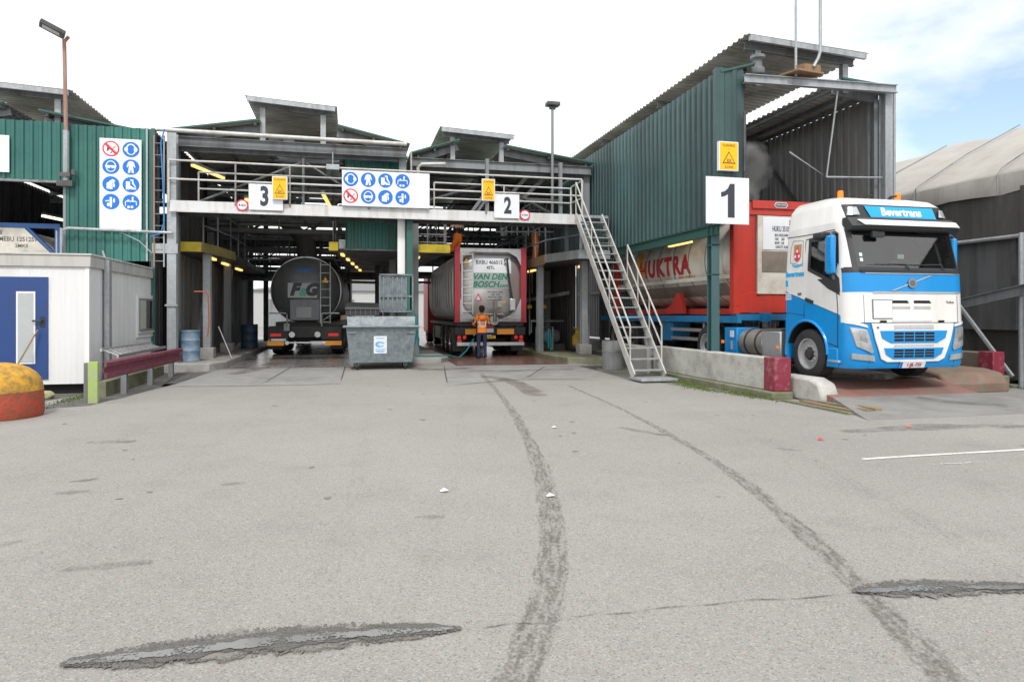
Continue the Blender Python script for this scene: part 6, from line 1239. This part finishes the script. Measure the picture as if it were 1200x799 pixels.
# ---- blue framed tank container behind the office
MT = empty('tank_container', (-8.6,20.1,1.35), 'white tank container in a blue frame behind the office roof', 'tank container', local=True)
container_frame(MT, 2.44, 6.06, 2.55, BLUEF, t=.12)
MB().box(-1.1,1.1,.0,.12,2.43,2.55).box(-1.1,1.1,0,.12,0,.12).build('end_rail', BLUEF, MT); MB().beam((1.1,.05,1.75),(.45,.05,2.45),.06,.12,up=(0,1,0)).beam((-1.1,.05,1.75),(-.45,.05,2.45),.06,.12,up=(0,1,0)).build('corner_brace', BLUEF, MT)
tk = dish(2.0, 1.12, y0_=.02, y1_=5.9, cz=1.3, bulge=.3).build('tank', TANKW, MT, ang=50)
pn = MB().prism([(-1.15,.2),(1.08,.2),(1.08,1.7),(.4,2.42),(-.4,2.42),(-1.08,1.7)], lambda a,b,c:(a,c,b), .0,.03).build('end_panel', TANKW, MT)
text('lettering','MEBU 1251259',.115,facing(.26,-.002,2.13),INKG,MT,bold=.02,sx=.84); text('lettering','2MK0',.085,facing(.34,-.002,1.96),INKG,MT,bold=.02)
MB().box(-.35,-.1,-.01,-.001,2.25,2.36).box(-1.1,-.65,-.01,-.001,1.72,1.92).build('data_plate', GALD, MT)
MB().prism([(.25,1.72),(.42,1.9),(.59,1.72),(.42,1.54)], facing(.0,-.001,0), 0,.003).build('hazard_diamond', GREYP, MT)
MB().box(-1.1,1.1,.1,12,-.6,-.05).build('chassis', CH, MT)
for y_ in (1.5,2.8,4.1):
    for s in (-1,1): MB().lathe([(-.15,.001),(-.15,.5),(.15,.5),(.15,.001)],(s*1.0,y_,-.73),'x',28).build('wheel', BLACK, MT)
MB().prism([(-.75,4.0),(-.1,4.2),(.25,6.1),(.05,6.2)][:4], lambda a,b,c:(-7.1+a*.6,c,b), 23.2,23.3).build('washing_arm', mat('rust_brown',(.14,.08,.05),.8), label='rusty washing arm hanging in the fourth bay', cat='arm')

# ------------------------------------------------------------------ people
def person(lab, loc, rz, joints, bones, bands, parts=(), scale=1):
    """joints: name -> (co, radius); bones: pairs; bands: f(co, normal)->material index"""
    T = empty('person', loc, lab, 'person', rz=rz, local=True)
    names = list(joints); me = bpy.data.meshes.new('body'); me.from_pydata([joints[n][0] for n in names], [(names.index(a), names.index(b)) for a, b in bones], [])
    o = bpy.data.objects.new('body', me); COL.objects.link(o); md = o.modifiers.new('skin','SKIN'); ss = o.modifiers.new('sub','SUBSURF'); ss.levels = 2; ss.render_levels = 2
    for i, n in enumerate(names):
        r = joints[n][1]; r = r if isinstance(r, tuple) else (r, r); me.skin_vertices[0].data[i].radius = r
    me.skin_vertices[0].data[names.index('pelvis')].use_root = True
    bpy.context.view_layer.update(); dg = bpy.context.evaluated_depsgraph_get(); m2 = bpy.data.meshes.new_from_object(o.evaluated_get(dg)); bpy.data.objects.remove(o)
    bm = bmesh.new(); bm.from_mesh(m2)
    for z in (.08,.88,1.06,1.11,1.20,1.25,1.42,1.50,1.56): bmesh.ops.bisect_plane(bm, geom=bm.verts[:]+bm.edges[:]+bm.faces[:], plane_co=(0,0,z), plane_no=(0,0,1))
    for f in bm.faces: f.material_index = bands(f.calc_center_median())
    m3 = bpy.data.meshes.new('body'); bm.to_mesh(m3); bm.free()
    b = link_mesh('body', m3, [ORANGE, REFL, NAVY, SKIN, BLACK, HAIR], T, ang=80); return T, b
def figure(T_lab, loc, rz, arms, lean=0, bands=None, stance=.11, kneel=False):
    J = {'pelvis':((0,0,.92),(.15,.12)),'spine':((0,.01+lean*.3,1.10),(.15,.11)),'chest':((0,0+lean*.7,1.32),(.19,.125)),'neck':((0,lean,1.47),.055),'jaw':((0,lean-.02,1.56),(.07,.075)),'head':((0,lean,1.64),(.078,.095)),'crown':((0,lean+.01,1.71),(.065,.075))}
    B = [('pelvis','spine'),('spine','chest'),('chest','neck'),('neck','jaw'),('jaw','head'),('head','crown')]
    for s, nm in ((-1,'l'),(1,'r')):
        J['hip'+nm] = ((s*.10,0,.86),.095); J['knee'+nm] = ((s*stance,-.03,.48),.068); J['ank'+nm] = ((s*(stance+.01),.02,.10),.048); J['toe'+nm] = ((s*(stance+.03),-.16,.035),(.045,.03)); J['heel'+nm] = ((s*(stance+.01),.05,.045),(.042,.04))
        B += [('pelvis','hip'+nm),('hip'+nm,'knee'+nm),('knee'+nm,'ank'+nm),('ank'+nm,'toe'+nm),('ank'+nm,'heel'+nm)]
        sh, el, wr, hd = arms[nm]; J['sh'+nm] = (sh,.075); J['el'+nm] = (el,.052); J['wr'+nm] = (wr,.036); J['hd'+nm] = (hd,(.026,.040))
        B += [('chest','sh'+nm),('sh'+nm,'el'+nm),('el'+nm,'wr'+nm),('wr'+nm,'hd'+nm)]
        d = (Vector(hd)-Vector(wr)).normalized(); side = Vector((0,0,1)).cross(d); side = side.normalized() if side.length > .1 else Vector((1,0,0)); up_ = d.cross(side).normalized()
        for i in range(4):
            b0 = Vector(hd)+d*.02+side*(-.027+.018*i); l_ = (.065,.075,.072,.058)[i]; m_ = b0+d*l_*.55; e_ = m_+d*l_*.35-up_*.03
            J['fa%d%s'%(i,nm)] = (tuple(b0),.0095); J['fb%d%s'%(i,nm)] = (tuple(m_),.0085); J['fc%d%s'%(i,nm)] = (tuple(e_),.0075); B += [('hd'+nm,'fa%d%s'%(i,nm)),('fa%d%s'%(i,nm),'fb%d%s'%(i,nm)),('fb%d%s'%(i,nm),'fc%d%s'%(i,nm))]
        t0 = Vector(wr).lerp(Vector(hd),.6)-side*.03*s; J['ta'+nm] = (tuple(t0+d*.02-side*.015*s),.011); J['tb'+nm] = (tuple(t0+d*.05-side*.02*s-up_*.02),.009); B += [('wr'+nm,'ta'+nm),('ta'+nm,'tb'+nm)]
    if kneel:
        D = .40; low = ('knee','ank','toe','heel')
        for n_ in list(J):
            if not n_.startswith(low): c_, r_ = J[n_]; J[n_] = ((c_[0], c_[1], c_[2]-D), r_)
        for s, nm in ((-1,'l'),(1,'r')): J['knee'+nm] = ((s*.13,-.22,.075),.07); J['ank'+nm] = ((s*.13,.20,.07),.048); J['toe'+nm] = ((s*.13,.34,.04),(.042,.035)); J['heel'+nm] = ((s*.13,.25,.10),(.04,.035))
        f0 = bands; bands = lambda c: (4 if c.y > .17 and c.z < .14 else f0(Vector((c.x, c.y, c.z+D))) if c.z > .35 else 0)
    return person(T_lab, loc, rz, J, B, bands)
# the worker stands with the back to the yard, local -y is where the chest points, so turn him to face +Y
def bands_vest(arm_bare=True):
    def f(c):
        if c.z < .08: return 4
        if c.z > 1.56 and True: return 5 if (c.y > -.045 or c.z > 1.68) else 3
        if c.z > 1.47: return 3 if abs(c.x) < .1 else 2
        if c.z < .88: return 2
        if abs(c.x) > .255: return 2 if c.z > 1.22 else 0
        if 1.06 < c.z < 1.11 or 1.20 < c.z < 1.25: return 1
        return 0
    return f
arms = {'l':((-.19,0,1.40),(-.28,-.06,1.16),(-.20,-.30,1.20),(-.17,-.38,1.22)),'r':((.19,0,1.40),(.29,-.04,1.17),(.22,-.26,1.12),(.19,-.34,1.13))}
WK, b = figure('worker in an orange hi-vis vest standing behind the silver tank trailer, back to the yard', (4.12,21.55,.12), R(180), arms, -.03, bands_vest())
T = WK; T.scale = (.95,.95,.95)
hood = MB(); hood.lathe([(0,.001),(.0,.10),(.03,.15),(.08,.16),(.14,.13),(.19,.08),(.19,.001)], (0,.10,1.30), 'z', 20); hood.build('hood', ORANGE, T, ang=80)
MB().lathe([(0,.002),(0,.095),(.03,.105),(.10,.095),(.14,.06),(.155,.001)],(0,-.02,1.65),'z',20).build('cap', HAIR, T, ang=80)
for s in (-1,1): MB().lathe([(0,.001),(0,.035),(.03,.035),(.035,.001)],(s*.085-.015,-.02,1.62),'x',12).build('ear', SKIN, T)
MB().box(-.03,.03,-.115,-.09,1.585,1.59).box(-.035,-.015,-.112,-.09,1.63,1.64).box(.015,.035,-.112,-.09,1.63,1.64).build('face_features', HAIR, T); MB().lathe([(0,.001),(.012,.014),(.035,.009),(.045,.001)],(0,-.115,1.595),'z',10).build('nose', SKIN, T)
for sx_ in (-1,1): MB().beam((sx_*.09,.135,1.08),(sx_*.11,.15,1.36),.035,.012).build('brace_band', REFL, T)
def bands_or(c):
    if c.z < .08: return 4
    if c.z > 1.56: return 5 if (c.y > -.045 or c.z > 1.68) else 3
    if .55 < c.z < .60: return 1
    if 1.06 < c.z < 1.25: return 4
    if 1.25 < c.z < 1.32: return 1
    if c.z > 1.47 and abs(c.x) < .1: return 3
    return 0
arms2 = {'l':((-.19,0,1.40),(-.30,-.08,1.18),(-.15,-.24,1.10),(-.10,-.31,1.09)),'r':((.19,0,1.40),(.31,-.06,1.20),(.40,-.2,1.02),(.42,-.27,.98))}
figure('worker in orange overalls with a dark belt kneeling on top of the silver tank trailer', (3.62,23.3,3.66), R(215), arms2, -.08, bands_or, kneel=True)
figure('worker in orange clothes half hidden on the right platform beyond the walkway', (6.45,23.6,3.39), R(100), arms2, -.05, bands_or)

# ------------------------------------------------------------------ steam
def steam(name, c, sz, dens, lab, ns=1.6):
    m = bpy.data.materials.new(name+'_volume'); m.use_nodes = True; t = m.node_tree; t.nodes.clear(); L = t.links.new
    o = t.nodes.new('ShaderNodeOutputMaterial'); v = t.nodes.new('ShaderNodeVolumePrincipled'); v.inputs['Color'].default_value = (.95,.95,.95,1); L(v.outputs[0], o.inputs['Volume'])
    co = t.nodes.new('ShaderNodeTexCoord'); n = t.nodes.new('ShaderNodeTexNoise'); n.inputs['Scale'].default_value = ns; n.inputs['Detail'].default_value = 4; L(co.outputs['Object'], n.inputs[0])
    ln = t.nodes.new('ShaderNodeVectorMath'); ln.operation = 'LENGTH'; mp_ = t.nodes.new('ShaderNodeMapping'); mp_.inputs['Scale'].default_value = tuple(1/s for s in sz); L(co.outputs['Object'], mp_.inputs[0]); L(mp_.outputs[0], ln.inputs[0])
    a = t.nodes.new('ShaderNodeMapRange'); L(ln.outputs['Value'], a.inputs[0]); a.inputs[1].default_value = .1; a.inputs[2].default_value = .95; a.inputs[3].default_value = .55; a.inputs[4].default_value = -.35
    ad = t.nodes.new('ShaderNodeMath'); ad.operation = 'ADD'; L(a.outputs[0], ad.inputs[0]); L(n.outputs[0], ad.inputs[1])
    r = t.nodes.new('ShaderNodeMapRange'); L(ad.outputs[0], r.inputs[0]); r.inputs[1].default_value = .5; r.inputs[2].default_value = 1.0; r.inputs[4].default_value = dens; L(r.outputs[0], v.inputs['Density'])
    me = bpy.data.meshes.new(name); bm = bmesh.new(); bmesh.ops.create_icosphere(bm, subdivisions=3, radius=1)
    for q in bm.verts: q.co = Vector((q.co.x*sz[0], q.co.y*sz[1], q.co.z*sz[2]))
    bm.to_mesh(me); bm.free(); me.materials.append(m); ob = bpy.data.objects.new(name, me); COL.objects.link(ob); ob.location = c; tag(ob, lab, 'steam', kind='stuff')
steam('steam', (9.1,14.9,4.9), (1.15,1.3,1.6), 13.0, 'grey steam drifting above the white tank in bay one')
steam('steam', (-7.7,22.6,4.5), (1.0,.8,.8), 1.2, 'thin steam in the fourth bay above the blue frame')
